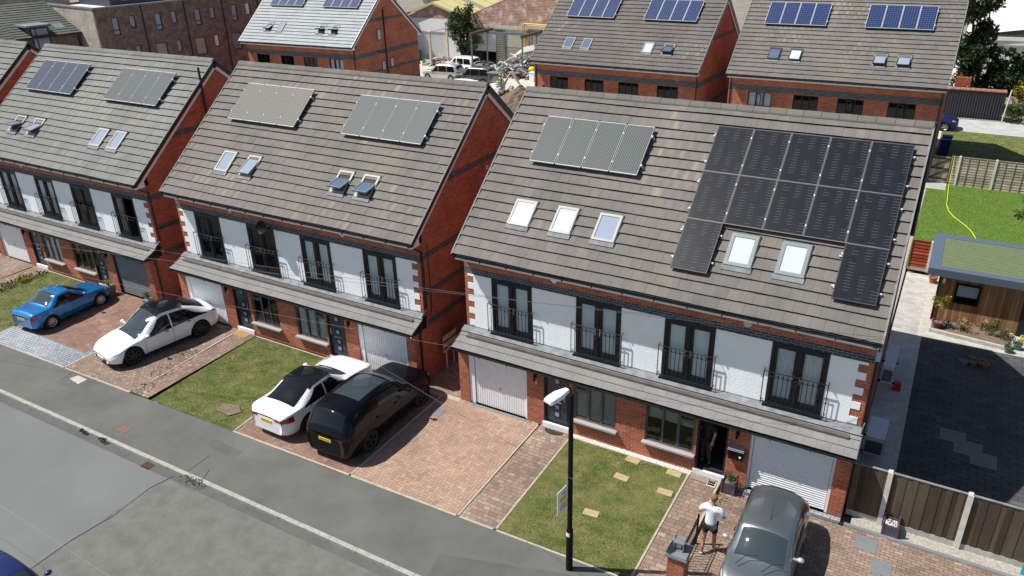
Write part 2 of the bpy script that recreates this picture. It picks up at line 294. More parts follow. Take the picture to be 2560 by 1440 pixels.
def thing(name, label, cat, loc=(0, 0, 0), rotz=0, group=None):
    o = bpy.data.objects.new(name, None); C.objects.link(o); o.location = loc; o.rotation_euler = (0, 0, rotz); return tag(o, label, cat, group)
def struct(o): o['kind'] = 'structure'; return o
def stuff(o, label=None, cat=None):
    o['kind'] = 'stuff'
    if label: tag(o, label, cat)
    return o
def text(name, s_, size, matname, M_, parent, ext=.004):
    cu = bpy.data.curves.new(name, 'FONT'); cu.body = s_; cu.size = size; cu.extrude = ext; cu.align_x = 'CENTER'; cu.align_y = 'CENTER'
    tmp = bpy.data.objects.new('tmp', cu); C.objects.link(tmp); dg = bpy.context.evaluated_depsgraph_get(); dg.update()
    me = bpy.data.meshes.new_from_object(tmp.evaluated_get(dg)); C.objects.unlink(tmp); bpy.data.objects.remove(tmp); me.transform(M_)
    me.materials.clear(); me.materials.append(MAT[matname]); o = bpy.data.objects.new(name, me); C.objects.link(o)
    if parent: o.parent = parent
    return o
FRONT = Matrix(((1, 0, 0), (0, 0, -1), (0, 1, 0))).to_4x4()      # text in x-z plane facing -y
def face_back(at_): return Matrix.Translation(at_) @ FRONT
# ---------------------------------------------------------------- house parts
CO, SI = .7713, .6365          # roof pitch
def roofM(y0, z0, flip=False):
    """(x, s, h) -> house coordinates; s runs up the slope, h is height above it"""
    if not flip: return Matrix(((1, 0, 0, 0), (0, CO, -SI, y0), (0, SI, CO, z0), (0, 0, 0, 1)))
    return Matrix(((1, 0, 0, 0), (0, -CO, SI, y0), (0, SI, CO, z0), (0, 0, 0, 1)))
def tiles(mb, RM, x0, x1, length, n, tw, seed, lift=.06, streak=True, wob=.004):
    r = random.Random(seed); g = length/n; k = int(round((x1-x0)/tw)); tw = (x1-x0)/k
    hump = [(r.uniform(x0, x1), r.uniform(0, length), r.uniform(.6, 2.2), r.uniform(.3, 1.0)) for _ in range(9)]
    sag = [r.uniform(-.012, .012) for _ in range(n+1)]
    for i in range(n):
        for j in range(-1, k+1):
            off = .5*tw if i % 2 else 0; a = max(x0, x0+j*tw+off); b = min(x1, x0+(j+1)*tw+off)
            if b-a < .02: continue
            cx, cs = (a+b)/2, (i+.5)*g
            w = sum(q[3]*math.exp(-((cx-q[0])**2/(q[2]**2)+(cs-q[1])**2/(.5*q[2])**2)) for q in hump)
            t0 = min(1, max(0, r.gauss(.27, .075)+.2*min(1, w))); s0 = i*g+sag[i]*math.sin(cx*1.3+i); s1 = (i+1)*g+.02; l = lift+r.uniform(-wob, wob)
            def P(x, s, h): return RM @ Vector((x, s, h))
            nst = 3 if (streak and b-a > .2) else 1; st = [a+(b-a)*q/nst for q in range(nst+1)]; gp = .0018
            for q in range(nst):
                u0, u1 = st[q]+(gp if q == 0 else 0), st[q+1]-(gp if q == nst-1 else 0); t = t0
                if nst == 3 and q == 1: t = t0+r.uniform(.0, .38)*min(1, w+.15)
                elif nst == 3: t = t0+r.uniform(-.05, .10)
                t = min(1, max(0, t)); mb.face([P(u0, s0, l), P(u1, s0, l), P(u1, s1, l-lift+.008), P(u0, s1, l-lift+.008)], 0, t)
            mb.face([P(a, s0+.004, -.01), P(b, s0+.004, -.01), P(b, s0, l), P(a, s0, l)], 1, 0)
    mb.face([RM @ Vector(q) for q in ((x0, 0, 0), (x1, 0, 0), (x1, length, 0), (x0, length, 0))], 1, 0)
def ridge(mb, x0, x1, y, z, mi=0, seed=1):
    r = random.Random(seed); n = int((x1-x0)/.46); w = (x1-x0)/n
    for i in range(n):
        a, b = x0+i*w, x0+(i+1)*w; e = .006*(i % 2)+r.uniform(0, .006); t = r.uniform(.15, .45)
        pr = [(-.15, -.095), (-.135, -.05), (-.05, .045+e), (.05, .045+e), (.135, -.05), (.15, -.095)]
        for p, q in zip(pr, pr[1:]): mb.face([(a+.006, y+p[0], z+p[1]), (b-.004, y+p[0], z+p[1]), (b-.004, y+q[0], z+q[1]), (a+.006, y+q[0], z+q[1])], mi, t)
    for xx, s in ((x0, -1), (x1, 1)):
        p = [(xx, y-.15, z-.1), (xx, y-.05, z+.045), (xx, y+.05, z+.045), (xx, y+.15, z-.1)]; mb.face(p if s > 0 else p[::-1], mi, .3)
    mb.box(x0+.02, x1-.02, y-.13, y+.13, z-.13, z-.08, 1)
def wall_grid(mb, x0, x1, z0, z1, y0, y1, ops, bands, side_mi=0):
    """wall facing -y between y0 (outer) and y1, with rectangular openings and coloured brick bands"""
    xs = sorted({x0, x1, *[o[0] for o in ops], *[o[1] for o in ops]}); zs = sorted({z0, z1, *[o[2] for o in ops], *[o[3] for o in ops], *[b[0] for b in bands], *[b[1] for b in bands]})
    xs = [x for x in xs if x0 <= x <= x1]; zs = [z for z in zs if z0 <= z <= z1]
    for a, b in zip(xs, xs[1:]):
        for c, d in zip(zs, zs[1:]):
            mx, mz = (a+b)/2, (c+d)/2
            if any(o[0] < mx < o[1] and o[2] < mz < o[3] for o in ops): continue
            mi = next((q[2] for q in bands if q[0] < mz < q[1]), 0)
            mb.face([(a, y0, c), (b, y0, c), (b, y0, d), (a, y0, d)], mi); mb.face([(b, y1, c), (a, y1, c), (a, y1, d), (b, y1, d)], side_mi)
    for o in ops:
        a, b, c, d = o[:4]; c = max(c, z0); d = min(d, z1)
        mb.face([(a, y0, c), (a, y1, c), (a, y1, d), (a, y0, d)][::-1], 0); mb.face([(b, y0, c), (b, y1, c), (b, y1, d), (b, y0, d)], 0)
        mb.face([(a, y0, d), (b, y0, d), (b, y1, d), (a, y1, d)][::-1], 0)
        if c > .01: mb.face([(a, y0, c), (b, y0, c), (b, y1, c), (a, y1, c)], 0)
    for x, s in ((x0, -1), (x1, 1)):
        for c, d in zip(zs, zs[1:]):
            mi = next((q[2] for q in bands if q[0] < (c+d)/2 < q[1]), 0); q = [(x, y0, c), (x, y1, c), (x, y1, d), (x, y0, d)]; mb.face(q if s > 0 else q[::-1], mi)
    mb.face([(x0, y0, z1), (x1, y0, z1), (x1, y1, z1), (x0, y1, z1)], 0)
def gable(mb, x, s, y0, y1, ze, zr, bands, th=.2, zb=0):
    ym = (y0+y1)/2; zs = sorted({zb, ze, zr, *[b[0] for b in bands], *[b[1] for b in bands]})
    def ext(z):
        if z <= ze: return y0, y1
        t = (z-ze)/(zr-ze); return y0+(ym-y0)*t, y1-(y1-ym)*t
    for c, d in zip(zs, zs[1:]):
        mi = next((q[2] for q in bands if q[0]-1e-6 < (c+d)/2 < q[1]), 0); a0, b0 = ext(c); a1, b1 = ext(d)
        for xx, sg in ((x, s), (x-s*th, -s)):
            q = [(xx, a0, c), (xx, b0, c), (xx, b1, d), (xx, a1, d)]
            if abs(b1-a1) < 1e-6: q = q[:3]
            mb.face(q if sg > 0 else q[::-1], mi)
def frame_box(mb, x0, x1, z0, z1, y0, y1, w, mi=0, wb=None):
    wb = w if wb is None else wb
    mb.box(x0, x0+w, y0, y1, z0, z1, mi); mb.box(x1-w, x1, y0, y1, z0, z1, mi)
    mb.box(x0+w, x1-w, y0, y1, z1-w, z1, mi, skip='lr'); mb.box(x0+w, x1-w, y0, y1, z0, z0+wb, mi, skip='lr')
def french_door(H, x0, x1, z0, z1, kind, open_leaf=False):
    m = MB(); frame_box(m, x0, x1, z0, z1, -.03, .07, .085); xm = (x0+x1)/2; m.box(xm-.045, xm+.045, -.035, .06, z0+.08, z1-.08)
    m.box(x0-.05, x1+.05, -.13, .02, z0-.07, z0+.012)
    for a, b in ((x0+.085, xm-.045), (xm+.045, x1-.085)):
        if open_leaf and a > x0+.2: continue
        frame_box(m, a+.004, b-.004, z0+.085, z1-.085, -.012, .05, .07, wb=.14)
    fd = m.build('french_door', 'frame_dark', H)
    for k, (a, b) in enumerate(((x0+.159, xm-.119), (xm+.119, x1-.159))):
        if open_leaf and k: continue
        g = MB(); g.face([(a, .015, z0+.225), (b, .015, z0+.225), (b, .015, z1-.155), (a, .015, z1-.155)]); g.build('glass', 'glass', fd)
        if kind in ('blind', 'curtain', 'beige'):
            c = MB(); n = 14; zt = z1-.16; zb = z0+.22
            for i in range(n):
                u0, u1 = a+(b-a)*i/n, a+(b-a)*(i+1)/n; dy = .05+(.012*(i % 2) if kind != 'blind' else 0); d2 = .05+(.012*((i+1) % 2) if kind != 'blind' else 0)
                c.face([(u0, dy, zb), (u1, d2, zb), (u1, d2, zt), (u0, dy, zt)], 0, sm=False)
            c.build('blind', {'blind': 'blind', 'curtain': 'curtain', 'beige': 'curtain_beige'}[kind], fd)
    if open_leaf:
        g = MB(); RM = Matrix.Translation((x1-.09, .05, 0)) @ Matrix.Rotation(math.radians(-75), 4, 'Z'); g2 = MB()
        for q in ((-.52, -.45), (-.07, 0)): g.box(q[0], q[1], 0, .05, z0+.085, z1-.085, M_=RM)
        g.box(-.45, -.07, 0, .05, z0+.085, z0+.22, M_=RM); g.box(-.45, -.07, 0, .05, z1-.155, z1-.085, M_=RM); g.build('open_leaf', 'frame_dark', fd)
    for s in (-1, 1): h = MB(); h.box(xm+s*.075-.012, xm+s*.075+.012, -.055, -.036, z0+.8, z0+1.05); h.box(xm+s*.075-.01, xm+s*.075+.01+s*.05, -.075, -.056, z0+.93, z0+.955); h.build('handle', 'steel', fd)
    return fd
def juliet(H, x0, x1, z0):
    m = MB(); a, b = x0-.09, x1+.09; y = -.16; zt = z0+1.06; zb = z0+.12; r = .011
    m.tube([(a, y, zt), (b, y, zt)], r+.003, 4); m.tube([(a, y, zb), (b, y, zb)], r+.002, 4); m.tube([(a+.1, y, zt-.13), (b-.1, y, zt-.13)], r, 4)
    for x in (a, b): m.tube([(x, y, zb-.07), (x, y, zt)], r+.002, 4)
    for x in (a, b):
        for z in (zt, zb): m.tube([(x, y, z), (x, 0, z)], r, 4)
    n = 13
    for i in range(1, n):
        x = a+(b-a)*i/n; m.tube([(x, y, zb), (x, y, zt-.13)], r-.001, 5)
        if 1 < i < n-1: m.tube([(x, y, zt-.15), (x, y, zt-.09), (x, y, zt-.02)], [.008, .019, .003], 4)
    m.build('juliet_railing', 'black_metal', H)
def casement(H, x0, x1, z0, z1, y, lights, kind='dark', sill=True, fm='frame_grey', topl=None, w=.05):
    m = MB(); frame_box(m, x0, x1, z0, z1, y-.01, y+.06, w); n = lights; ww = (x1-x0-2*w)/n; panes = []
    for i in range(1, n): m.box(x0+w+i*ww-.03, x0+w+i*ww+.03, y-.008, y+.058, z0+w, z1-w, skip='tb')
    for i in range(n):
        a, b = x0+w+i*ww+(.03 if i else 0), x0+w+(i+1)*ww-(.03 if i < n-1 else 0)
        if topl is not None and i == topl: m.box(a, b, y-.005, y+.055, z1-w-.42, z1-w-.35, skip='lr'); frame_box(m, a+.002, b-.002, z1-w-.35, z1-w-.002, y-.02, y+.03, .04); frame_box(m, a+.001, b-.001, z0+w, z1-w-.42, y-.004, y+.03, .02)
        panes.append((a, b, z0+w, z1-w))
    wn = m.build('window', fm, H)
    for p in panes: g = MB(); g.face([(p[0], y+.023, p[2]), (p[1], y+.023, p[2]), (p[1], y+.023, p[3]), (p[0], y+.023, p[3])]); g.build('glass', 'glass', wn)
    if sill: s = MB(); s.box(x0-.06, x1+.06, y-.2, y+.0, z0-.06, z0-.002); s.build('sill', 'sill_grey', wn)
    if kind != 'dark':
        c = MB(); zb = z0+w if kind in ('blind', 'slats', 'vert') else z0+w+(z1-z0)*.5
        if kind in ('slats', 'half'):
            k = int((z1-w-zb)/.032)
            for i in range(k): z = zb+i*(z1-w-zb)/k; c.face([(x0+w, y+.09, z), (x1-w, y+.09, z), (x1-w, y+.075, z+.027), (x0+w, y+.075, z+.027)])
        elif kind == 'vert':
            k = 22
            for i in range(k): u = x0+w+i*(x1-x0-2*w)/k; c.face([(u, y+.09, zb), (u+.04, y+.12, zb), (u+.04, y+.12, z1-w), (u, y+.09, z1-w)])
        else: c.face([(x0+w, y+.09, zb), (x1-w, y+.09, zb), (x1-w, y+.09, z1-w), (x0+w, y+.09, z1-w)])
        c.build('blind', 'curtain' if kind == 'vert' else 'blind', wn)
    return wn
def front_door(H, x0, x1, y, hinge=1, open_=False):
    z0, z1 = .17, 2.06; m = MB(); frame_box(m, x0, x1, z0, z1, y-.02, y+.08, .06, wb=.03)
    fr = m.build('door_frame', 'frame_dark', H)
    RM = Matrix.Identity(4); a, b = x0+.064, x1-.064; w = b-a
    RM = Matrix.Translation((b if open_ else a, y+.03, 0)) @ (Matrix.Rotation(math.radians(-98), 4, 'Z') @ Matrix.Translation((-w, 0, 0)) if open_ else Matrix.Identity(4))
    d = MB(); d.box(0, w, 0, .045, z0+.032, z1-.062, M_=RM)
    xg = w*.5 if not open_ else w*.5
    for i, zz in enumerate((.34, .62, 1.02, 1.55)): frame_b = MB; d.box(xg-.11, xg+.11, -.014, -.001, z0+zz-.11, z0+zz+.11, 1, M_=RM)
    d.build('door', ['door_blue', 'frame_dark'], fr)
    g = MB()
    for zz in (.34, .62, 1.02, 1.55): g.box(xg-.07, xg+.07, -.02, -.015, z0+zz-.07, z0+zz+.07, M_=RM)
    g.build('door_glazing', 'skyglass_mid', fr)
    h = MB(); h.tube([RM @ Vector((w-.08 if hinge > 0 else .08, -.06, z0+.9)), RM @ Vector((w-.08 if hinge > 0 else .08, -.06, z0+1.15))], .015, 6); h.box(xg-.15, xg+.15, -.03, -.001, z0+.78, z0+.83, M_=RM); h.build('handle', 'steel', fr)
    t = MB(); t.box(x0-.03, x1+.03, y-.1, y+.1, z0-.17, z0+.0); t.build('threshold', 'white_upvc', fr)
    if open_:
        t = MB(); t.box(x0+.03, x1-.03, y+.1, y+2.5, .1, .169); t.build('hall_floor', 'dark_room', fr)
def garage_door(H, x0, x1, y, kind):
    z1 = 2.0; f = MB(); fm = {'ribs': 'white_upvc', 'roller': 'white_upvc', 'roller_dark': 'frame_dark', 'plain': 'white_upvc'}[kind]
    wl = .2 if kind == 'ribs' else .07
    f.box(x0, x0+wl, y-.01, y+.08, 0, z1); f.box(x1-.07, x1, y-.01, y+.08, 0, z1); f.box(x0+wl, x1-.07, y-.01, y+.08, z1-.06, z1, skip='lr')
    p = f.build('garage_door', fm, H); a, b = x0+wl+.012, x1-.082; d = MB()
    if kind == 'ribs':
        n = int((b-a)/.085); w = (b-a)/n
        for i in range(n):
            u = a+i*w; q = [(u, y+.035), (u+.012, y+.018), (u+w-.018, y+.018), (u+w-.006, y+.035), (u+w, y+.035)]
            for (ax, ay), (bx, by) in zip(q, q[1:]): d.face([(ax, ay, .03), (bx, by, .03), (bx, by, z1-.06), (ax, ay, z1-.06)])
        d.build('door_panel', 'garage_white', p); g = MB(); g.box(a-.011, a-.001, y+.04, y+.05, 0, z1-.06); g.build('shadow_gap', 'black_plastic', p)
    elif kind in ('roller', 'roller_dark'):
        n = 26; h = (z1-.1)/n
        for i in range(n):
            z = .02+i*h; q = [(y+.05, z), (y+.025, z+.012), (y+.02, z+h*.5), (y+.03, z+h-.012), (y+.05, z+h)]
            for (ay, az), (by, bz) in zip(q, q[1:]): d.face([(a, ay, az), (b, ay, az), (b, by, bz), (a, by, bz)], sm=True)
        d.build('roller_slats', 'white_door' if kind == 'roller' else 'slate_grey', p)
    else: d.box(a, b, y+.02, y+.05, .02, z1-.06); d.build('door_panel', 'white_door', p)
    if kind in ('ribs', 'plain'): hb = MB(); xm = (a+b)/2; hb.lathe([(0, -.03), (.035, -.03), (.045, 0)], (xm, y+.016, .82), 10, 'y'); hb.box(xm-.05, xm+.05, y-.03, y-.014, .81, .83); hb.build('handle', 'steel', p)
def skylight(H, RM, x0, x1, s0, s1, fm='velux_white', gm='skyglass_mid', ang=0, big=False):
    w = .07 if not big else .1; m = MB(); T = lambda a, b, c, d, e, f, mm, mi=0: mm.box(a, b, c, d, e, f, mi, M_=RM)
    for a, b, c, d in ((x0, x0+w, s0, s1), (x1-w, x1, s0, s1), (x0+w, x1-w, s0, s0+w), (x0+w, x1-w, s1-w*1.1, s1)): T(a, b, c, d, -.02, .095 if not ang else .07, m)
    f = m.build('roof_window', fm, H)
    fl = MB(); T(x0-.03, x1+.03, s0-.15, s0-.002, .05, .068, fl); fl.build('flashing', 'lead', f); fl = MB(); T(x1+.001, x1+.025, s0-.01, s1+.03, .03, .075, fl); T(x0-.02, x1+.0009, s1+.001, s1+.03, .03, .085, fl); fl.build('cover_trim', 'velux_black', f)
    if ang:
        k = MB(); T(x0+w, x1-w, s0+w, s1-w, -.01, .034, k); k.build('opening_shade', 'dark_room', f)  # solid dark sheet, painted shade where the open sash shows the inside
        sm_ = (s0+s1)/2+.0; AM = RM @ Matrix.Translation((0, sm_, .09)) @ Matrix.Rotation(math.radians(-ang), 4, 'X') @ Matrix.Translation((0, -sm_, 0)); g = MB(); q = MB()
        for a, b, c, d in ((x0+.02, x0+w, s0+.01, s1-.03), (x1-w, x1-.02, s0+.01, s1-.03), (x0+w, x1-w, s0+.01, s0+w), (x0+w, x1-w, s1-w-.03, s1-.03)): g.box(a, b, c, d, -.02, .035, M_=AM)
        sash = g.build('sash', 'velux_black' if fm != 'velux_white' else 'velux_grey', f); q.box(x0+w, x1-w, s0+w, s1-w-.03, .01, .02, M_=AM); q.build('glass', gm, f)
    else:
        q = MB(); T(x0+w, x1-w, s0+w, s1-w*1.1, .03, .075, q); q.build('glass', gm, f)
def pv(H, RM, x0, s0, w, l, cell, fm, h=.13, clamps=True, nm='solar_panel'):
    """one solar panel standing on its rails; its glass is the part, the frame a sub-part"""
    m = MB(); a, b = x0+.012, x0+w-.012; F = .022
    p = [RM @ Vector(q) for q in ((a+F, s0+F, h+.002), (b-F, s0+F, h+.002), (b-F, s0+l-F, h+.002), (a+F, s0+l-F, h+.002))]
    m.face(p, 0, uv=[(0, 0), (w, 0), (w, l), (0, l)]); o = m.build(nm, cell, H); f = MB()
    for q in ((a, a+F, s0, s0+l, 1), (b-F, b, s0, s0+l, 1), (a+F, b-F, s0, s0+F, 0), (a+F, b-F, s0+l-F, s0+l, 0)): f.box(q[0], q[1], q[2], q[3], h-.04, h+.004, 2 if q[4] and 'silver' in cell else 0, M_=RM)
    f.box(a+.01, b-.01, s0+.01, s0+l-.01, h-.03, h-.02, 1, M_=RM); f.build('panel_frame', [fm, 'panel_dark_back', 'slate_grey'], o)
    if clamps:
        for t in (.2, .8): c = MB(); c.box(x0-.02, x0+.012, s0+l*t-.03, s0+l*t+.03, h-.03, h+.014, M_=RM); c.build('clamp', 'clamp_metal', o)
    return o
def rails(H, RM, x0, x1, ss, h=.13):
    m = MB()
    for s in ss: m = MB(); m.box(x0-.07, x1+.06, s-.02, s+.02, h-.085, h-.045, M_=RM); [m.box(x-.02, x+.02, s-.03, s+.03, .02, h-.085, M_=RM) for x in (x0-.05, (x0+x1)/2, x1+.04)]; m.build('mounting_rail', 'clamp_metal', H)
def array(H, RM, x0, x1, s0, s1, n, cell, fm, h=.19):
    w = (x1-x0)/n
    for i in range(n): pv(H, RM, x0+i*w, s0, w, s1-s0, cell, fm, h)
    rails(H, RM, x0, x1, (s0+(s1-s0)*.2, s0+(s1-s0)*.8), h)
    for t in (.2, .8): m = MB(); m.box(x1-.012, x1+.03, s0+(s1-s0)*t-.035, s0+(s1-s0)*t+.035, h-.03, h+.014, M_=RM); m.build('clamp', 'clamp_metal', H)
def main_roof(H, W, y0, z0, dep, mat_, seed, n=19, verge=True):
    L_ = dep/2/CO; A = roofM(y0, z0); B = roofM(y0+dep, z0, True); m = MB()
    tiles(m, A, -.1, W+.1, L_, n, .33, seed); tiles(m, B, -.1, W+.1, L_, n, .33, seed+5, streak=False); ridge(m, -.11, W+.11, y0+dep/2, z0+dep/2*SI/CO+.035, seed=seed)
    rf = m.build('roof', [mat_, 'joint_dark'], H)
    for RM in (A, B):
        for x, s in ((-.1, -1), (W+.1, 1)):
            v = MB(); b = MB(); k = MB(); g = L_/n; k.box(x-.015, x+.03, 0, L_, .03, .054, M_=RM)
            v.box(x-.012, x+.012, -.02, L_, -.13, .029, M_=RM); b.box(x-s*.045-.012, x-s*.045+.012, .0, L_-.02, -.27, -.1305, M_=RM)
            k.build('verge_edge', 'lead' if mat_ != 'roof_tile_pale' else 'white_upvc', rf); v.build('verge', 'black_plastic', rf); b.build('bargeboard', 'fascia_lilac', rf)
    zr = y0+dep
    for yy, s in ((y0, 1), (zr, -1)):
        e = MB(); e.box(-.04, W+.04, yy+s*.07, yy+s*.095, z0-.2, z0-.03); e.box(-.04, W+.04, yy+s*.095, yy+s*.52, z0-.2, z0-.185)
        for x in (-.045, W+.045): e.face([(x, yy+s*.09, z0-.2), (x, yy+s*.5, z0-.2), (x, yy+s*.5, z0+.22), (x, yy+s*.09, z0-.08)])
        e.build('fascia', 'white_upvc', H)
    for yy, s in ((y0, 1), (zr, -1)):
        g = MB(); g.lathe([(.055, 0), (.055, W+.2)], (-.1, yy+s*.012, z0-.055), 8, 'x', a0=math.pi, a1=2*math.pi)
        for i in range(14): x = i*(W/13); g.box(x-.015, x+.015, yy+s*.06 if s > 0 else yy-.06, yy-s*.055, z0-.125, z0-.045)
        g.box(-.1, W+.1, yy-s*.045, yy-s*.035, z0-.07, z0-.03); g.build('gutter', 'black_plastic', H)
    return A
def downpipe(H, pts, r=.035):
    m = MB(); m.tube(pts, r, 8); m.build('downpipe', 'black_plastic', H)
DEP = 9.96
def front_house(x, W, label, seed, fd, win, gar, roofmat, open_door=False, number=None):
    H = thing('semi_detached_house', label, 'house', (x, 0, 0), group='semi-detached houses facing the road'); q = W/12
    fx = [(1.0, 2.43), (3.92, 5.35), (6.65, 8.08), (9.57, 11.0)]; fx = [(a*q, b*q) for a, b in fx]; Z0, Z1 = 2.55, 4.43
    g1, g2 = (.37*q, 2.54*q), (9.46*q, 11.63*q); d1, d2 = (3.14*q, 4.0*q), (8.0*q, 8.86*q); w1, w2 = (4.15*q, 5.55*q), (6.47*q, 7.93*q)
    m = MB(); wall_grid(m, 0, W, 2.1, 5.06, 0, .2, [(a, b, Z0, Z1) for a, b in fx], [(4.43, 4.65, 1)], 2)
    wall_grid(m, 0, W, 0, 2.1, -.62, -.42, [(*g1, 0, 2.0), (*g2, 0, 2.0), (*d1, 0, 2.06), (*d2, 0, 2.06), (*w1, .62, 2.06), (*w2, .62, 2.06)], [], 2)
    for xx, s in ((0, -1), (W, 1)):
        p = [(xx, -.42, 0), (xx, .2, 0), (xx, .2, 2.1), (xx, -.42, 2.1)]; m.face(p if s > 0 else p[::-1], 0)
        p = [(xx-s*.2, -.42, 0), (xx-s*.2, .2, 0), (xx-s*.2, .2, 2.1), (xx-s*.2, -.42, 2.1)]; m.face(p[::-1] if s > 0 else p, 2)
        gable(m, xx, s, .2, 8.92, 5.62, 9.2, [(6.68, 6.9, 1), (4.43, 4.65, 1), (3.1, 3.32, 1), (1.98, 2.2, 1)])
    m.face([(W, 8.92, 0), (0, 8.92, 0), (0, 8.92, 5.3), (W, 8.92, 5.3)]); m.face([(.2, 8.72, 0), (W-.2, 8.72, 0), (W-.2, 8.72, 5.3), (.2, 8.72, 5.3)], 2)
    m.box(.2, W-.2, -.41, 8.7, 2.2, 2.4, 2); m.box(W/2-.1, W/2+.1, .21, 8.7, 0, 5.2, 2); m.box(.2, W-.2, .21, 8.7, 5.1, 5.18, 2); m.box(.2, W-.2, 4, 4.1, 0, 5.1, 2); m.box(.2, W-.2, -.4, 8.7, .02, .04, 2)
    m.build('wall', ['brick', 'brick_dark', 'interior'], H)
    # white render with toothed brick corners
    xs = [0, *[v for p in fx for v in p], W]
    for i in range(0, len(xs), 2):
        a, b = xs[i], xs[i+1]; r = MB(); la = .33 if i == 0 else 0; rb = .33 if i == len(xs)-2 else 0
        r.box(a+la, b-rb, -.016, -.0005, 2.56, 4.425)
        for k in range(5):
            z = 4.425-.075-k*.44
            for s in ((0,) if la else ()) + ((1,) if rb else ()):
                zt = 4.425 if k == 0 else z+.05+.16; zb = z+(.0 if k == 0 else .0)
                if s == 0: r.box(.11, .3301, -.0155, -.0006, zb, zt)
                else: r.box(b-.3301, b-.11, -.0155, -.0006, zb, zt)
        r.build('render_panel', 'render_white', H)
    for k, (a, b) in enumerate(fx):
        kd = fd[k]; french_door(H, a, b, Z0, Z1, kd if kd != 'open' else 'beige', kd == 'open'); juliet(H, a, b, Z0)
    A = main_roof(H, W, -.5, 5.25, DEP-.02, roofmat, seed)
    # canopy over the ground floor
    c = MB(); L_ = math.hypot(.87, .36); cc, ss_ = .87/L_, .36/L_; RM = Matrix(((1, 0, 0, 0), (0, cc, -ss_, -.87), (0, ss_, cc, 2.12), (0, 0, 0, 1)))
    tiles(c, RM, -.09, W+.09, L_*.9, 3, .33, seed+9, .034, False, .002)
    cp = c.build('canopy_roof', ['canopy_tile', 'joint_dark'], H); e = MB(); e.box(-.09, W+.09, L_*.74, L_, .05, .072, M_=RM); e.box(-.02, W+.02, -.022, -.0165, 2.47, 2.57); e.build('lead_flashing', 'lead', cp)
    for xx in (-.09, W+.09): e = MB(); e.box(xx-.012, xx+.012, -.02, L_, -.09, .032, M_=RM); e.face([(xx-.0, -.84, 2.04), (xx, 0, 2.04), (xx, 0, 2.4), (xx, -.84, 2.06)]); e.build('verge', 'black_plastic' , cp)
    e = MB(); e.box(-.07, W+.07, -.84, -.62, 2.03, 2.06); e.build('soffit', 'black_plastic', cp)
    g = MB(); g.lathe([(.05, 0), (.05, W+.14)], (-.07, -.9, 2.09), 8, 'x', a0=math.pi, a1=2*math.pi); g.box(-.07, W+.07, -.955, -.945, 2.07, 2.115)
    for i in range(13): xx = i*W/12; g.box(xx-.012, xx+.012, -.96, -.84, 2.03, 2.09)
    g.build('canopy_gutter', 'black_plastic', H)
    casement(H, *w1, .62, 2.06, -.56, 3, win[0], topl=0); casement(H, *w2, .62, 2.06, -.56, 3, win[1], topl=2)
    front_door(H, *d1, -.57, 1); front_door(H, *d2, -.57, -1, open_door)
    garage_door(H, *g1, -.57, gar[0]); garage_door(H, *g2, -.57, gar[1])
    for xx, s in ((W+.06, 1),): downpipe(H, [(xx-.12, -.44, 5.12), (xx-.05, -.2, 4.95), (xx, .08, 4.75), (xx, .08, 2.7), (xx, -.2, 2.45), (xx+.02, -.3, 2.1), (xx, -.35, 1.95), (xx, -.35, .05)])
    for xx in (2.85*q, 9.1*q): m = MB(); m.box(xx-.04, xx+.04, -.66, -.621, 1.7, 1.82); m.tube([(xx, -.7, 1.62), (xx, -.7, 1.86)], .035, 8); m.build('wall_lamp', 'black_metal', H)
    if number:
        for i, ch in enumerate(number[0]): text('house_number', ch, .16, 'white_paint', face_back((number[1]*q, -.625, 1.72-i*.2)), H)
    return H, A
def alarm(H, x, z=4.83, dome=False, mt='stone_slab'):
    m = MB()
    if dome: m.lathe([(0, -.05), (.1, -.05), (.12, 0)], (x, -.004, z), 12, 'y')
    else: m.box(x-.1, x+.1, -.055, -.004, z-.05, z+.06); m.prism([(x-.06, -.004, z-.05), (x+.06, -.004, z-.05), (x+.04, -.004, z-.11), (x-.04, -.004, z-.11)], (0, -.045, 0))
    m.build('alarm_box', mt, H)
mat('cream', (.62, .58, .42), .5)
HC, AC = front_house(0, 12.0, 'nearest pair of houses with the black solar array and the open front door', 11, ['blind', 'blind', 'blind', 'curtain'], ['slats', 'half'], ['ribs', 'roller'], 'roof_tile', True, ('13', 2.87))
HB, AB = front_house(-13.638, 11.886, 'middle pair of houses with a satellite dish, behind the white and black cars', 22, ['dark', 'dark', 'blind', 'blind'], ['dark', 'vert'], ['ribs', 'ribs'], 'roof_tile', False)
HA, AA = front_house(-27.286, 11.886, 'pair of houses at the left with bluish solar panels, above the blue car', 33, ['curtain', 'blind', 'dark', 'open'], ['blind', 'dark'], ['plain', 'roller_dark'], 'roof_tile_grey', False)
HZ, AZ = front_house(-40.9, 11.886, 'house at the left edge of the row, only its brick gable and roof corner seen', 44, ['blind']*4, ['blind', 'blind'], ['plain', 'plain'], 'roof_tile_grey', False)
text('house_number', '11', .15, 'white_paint', face_back((2.86, -.625, 1.62)), HB)
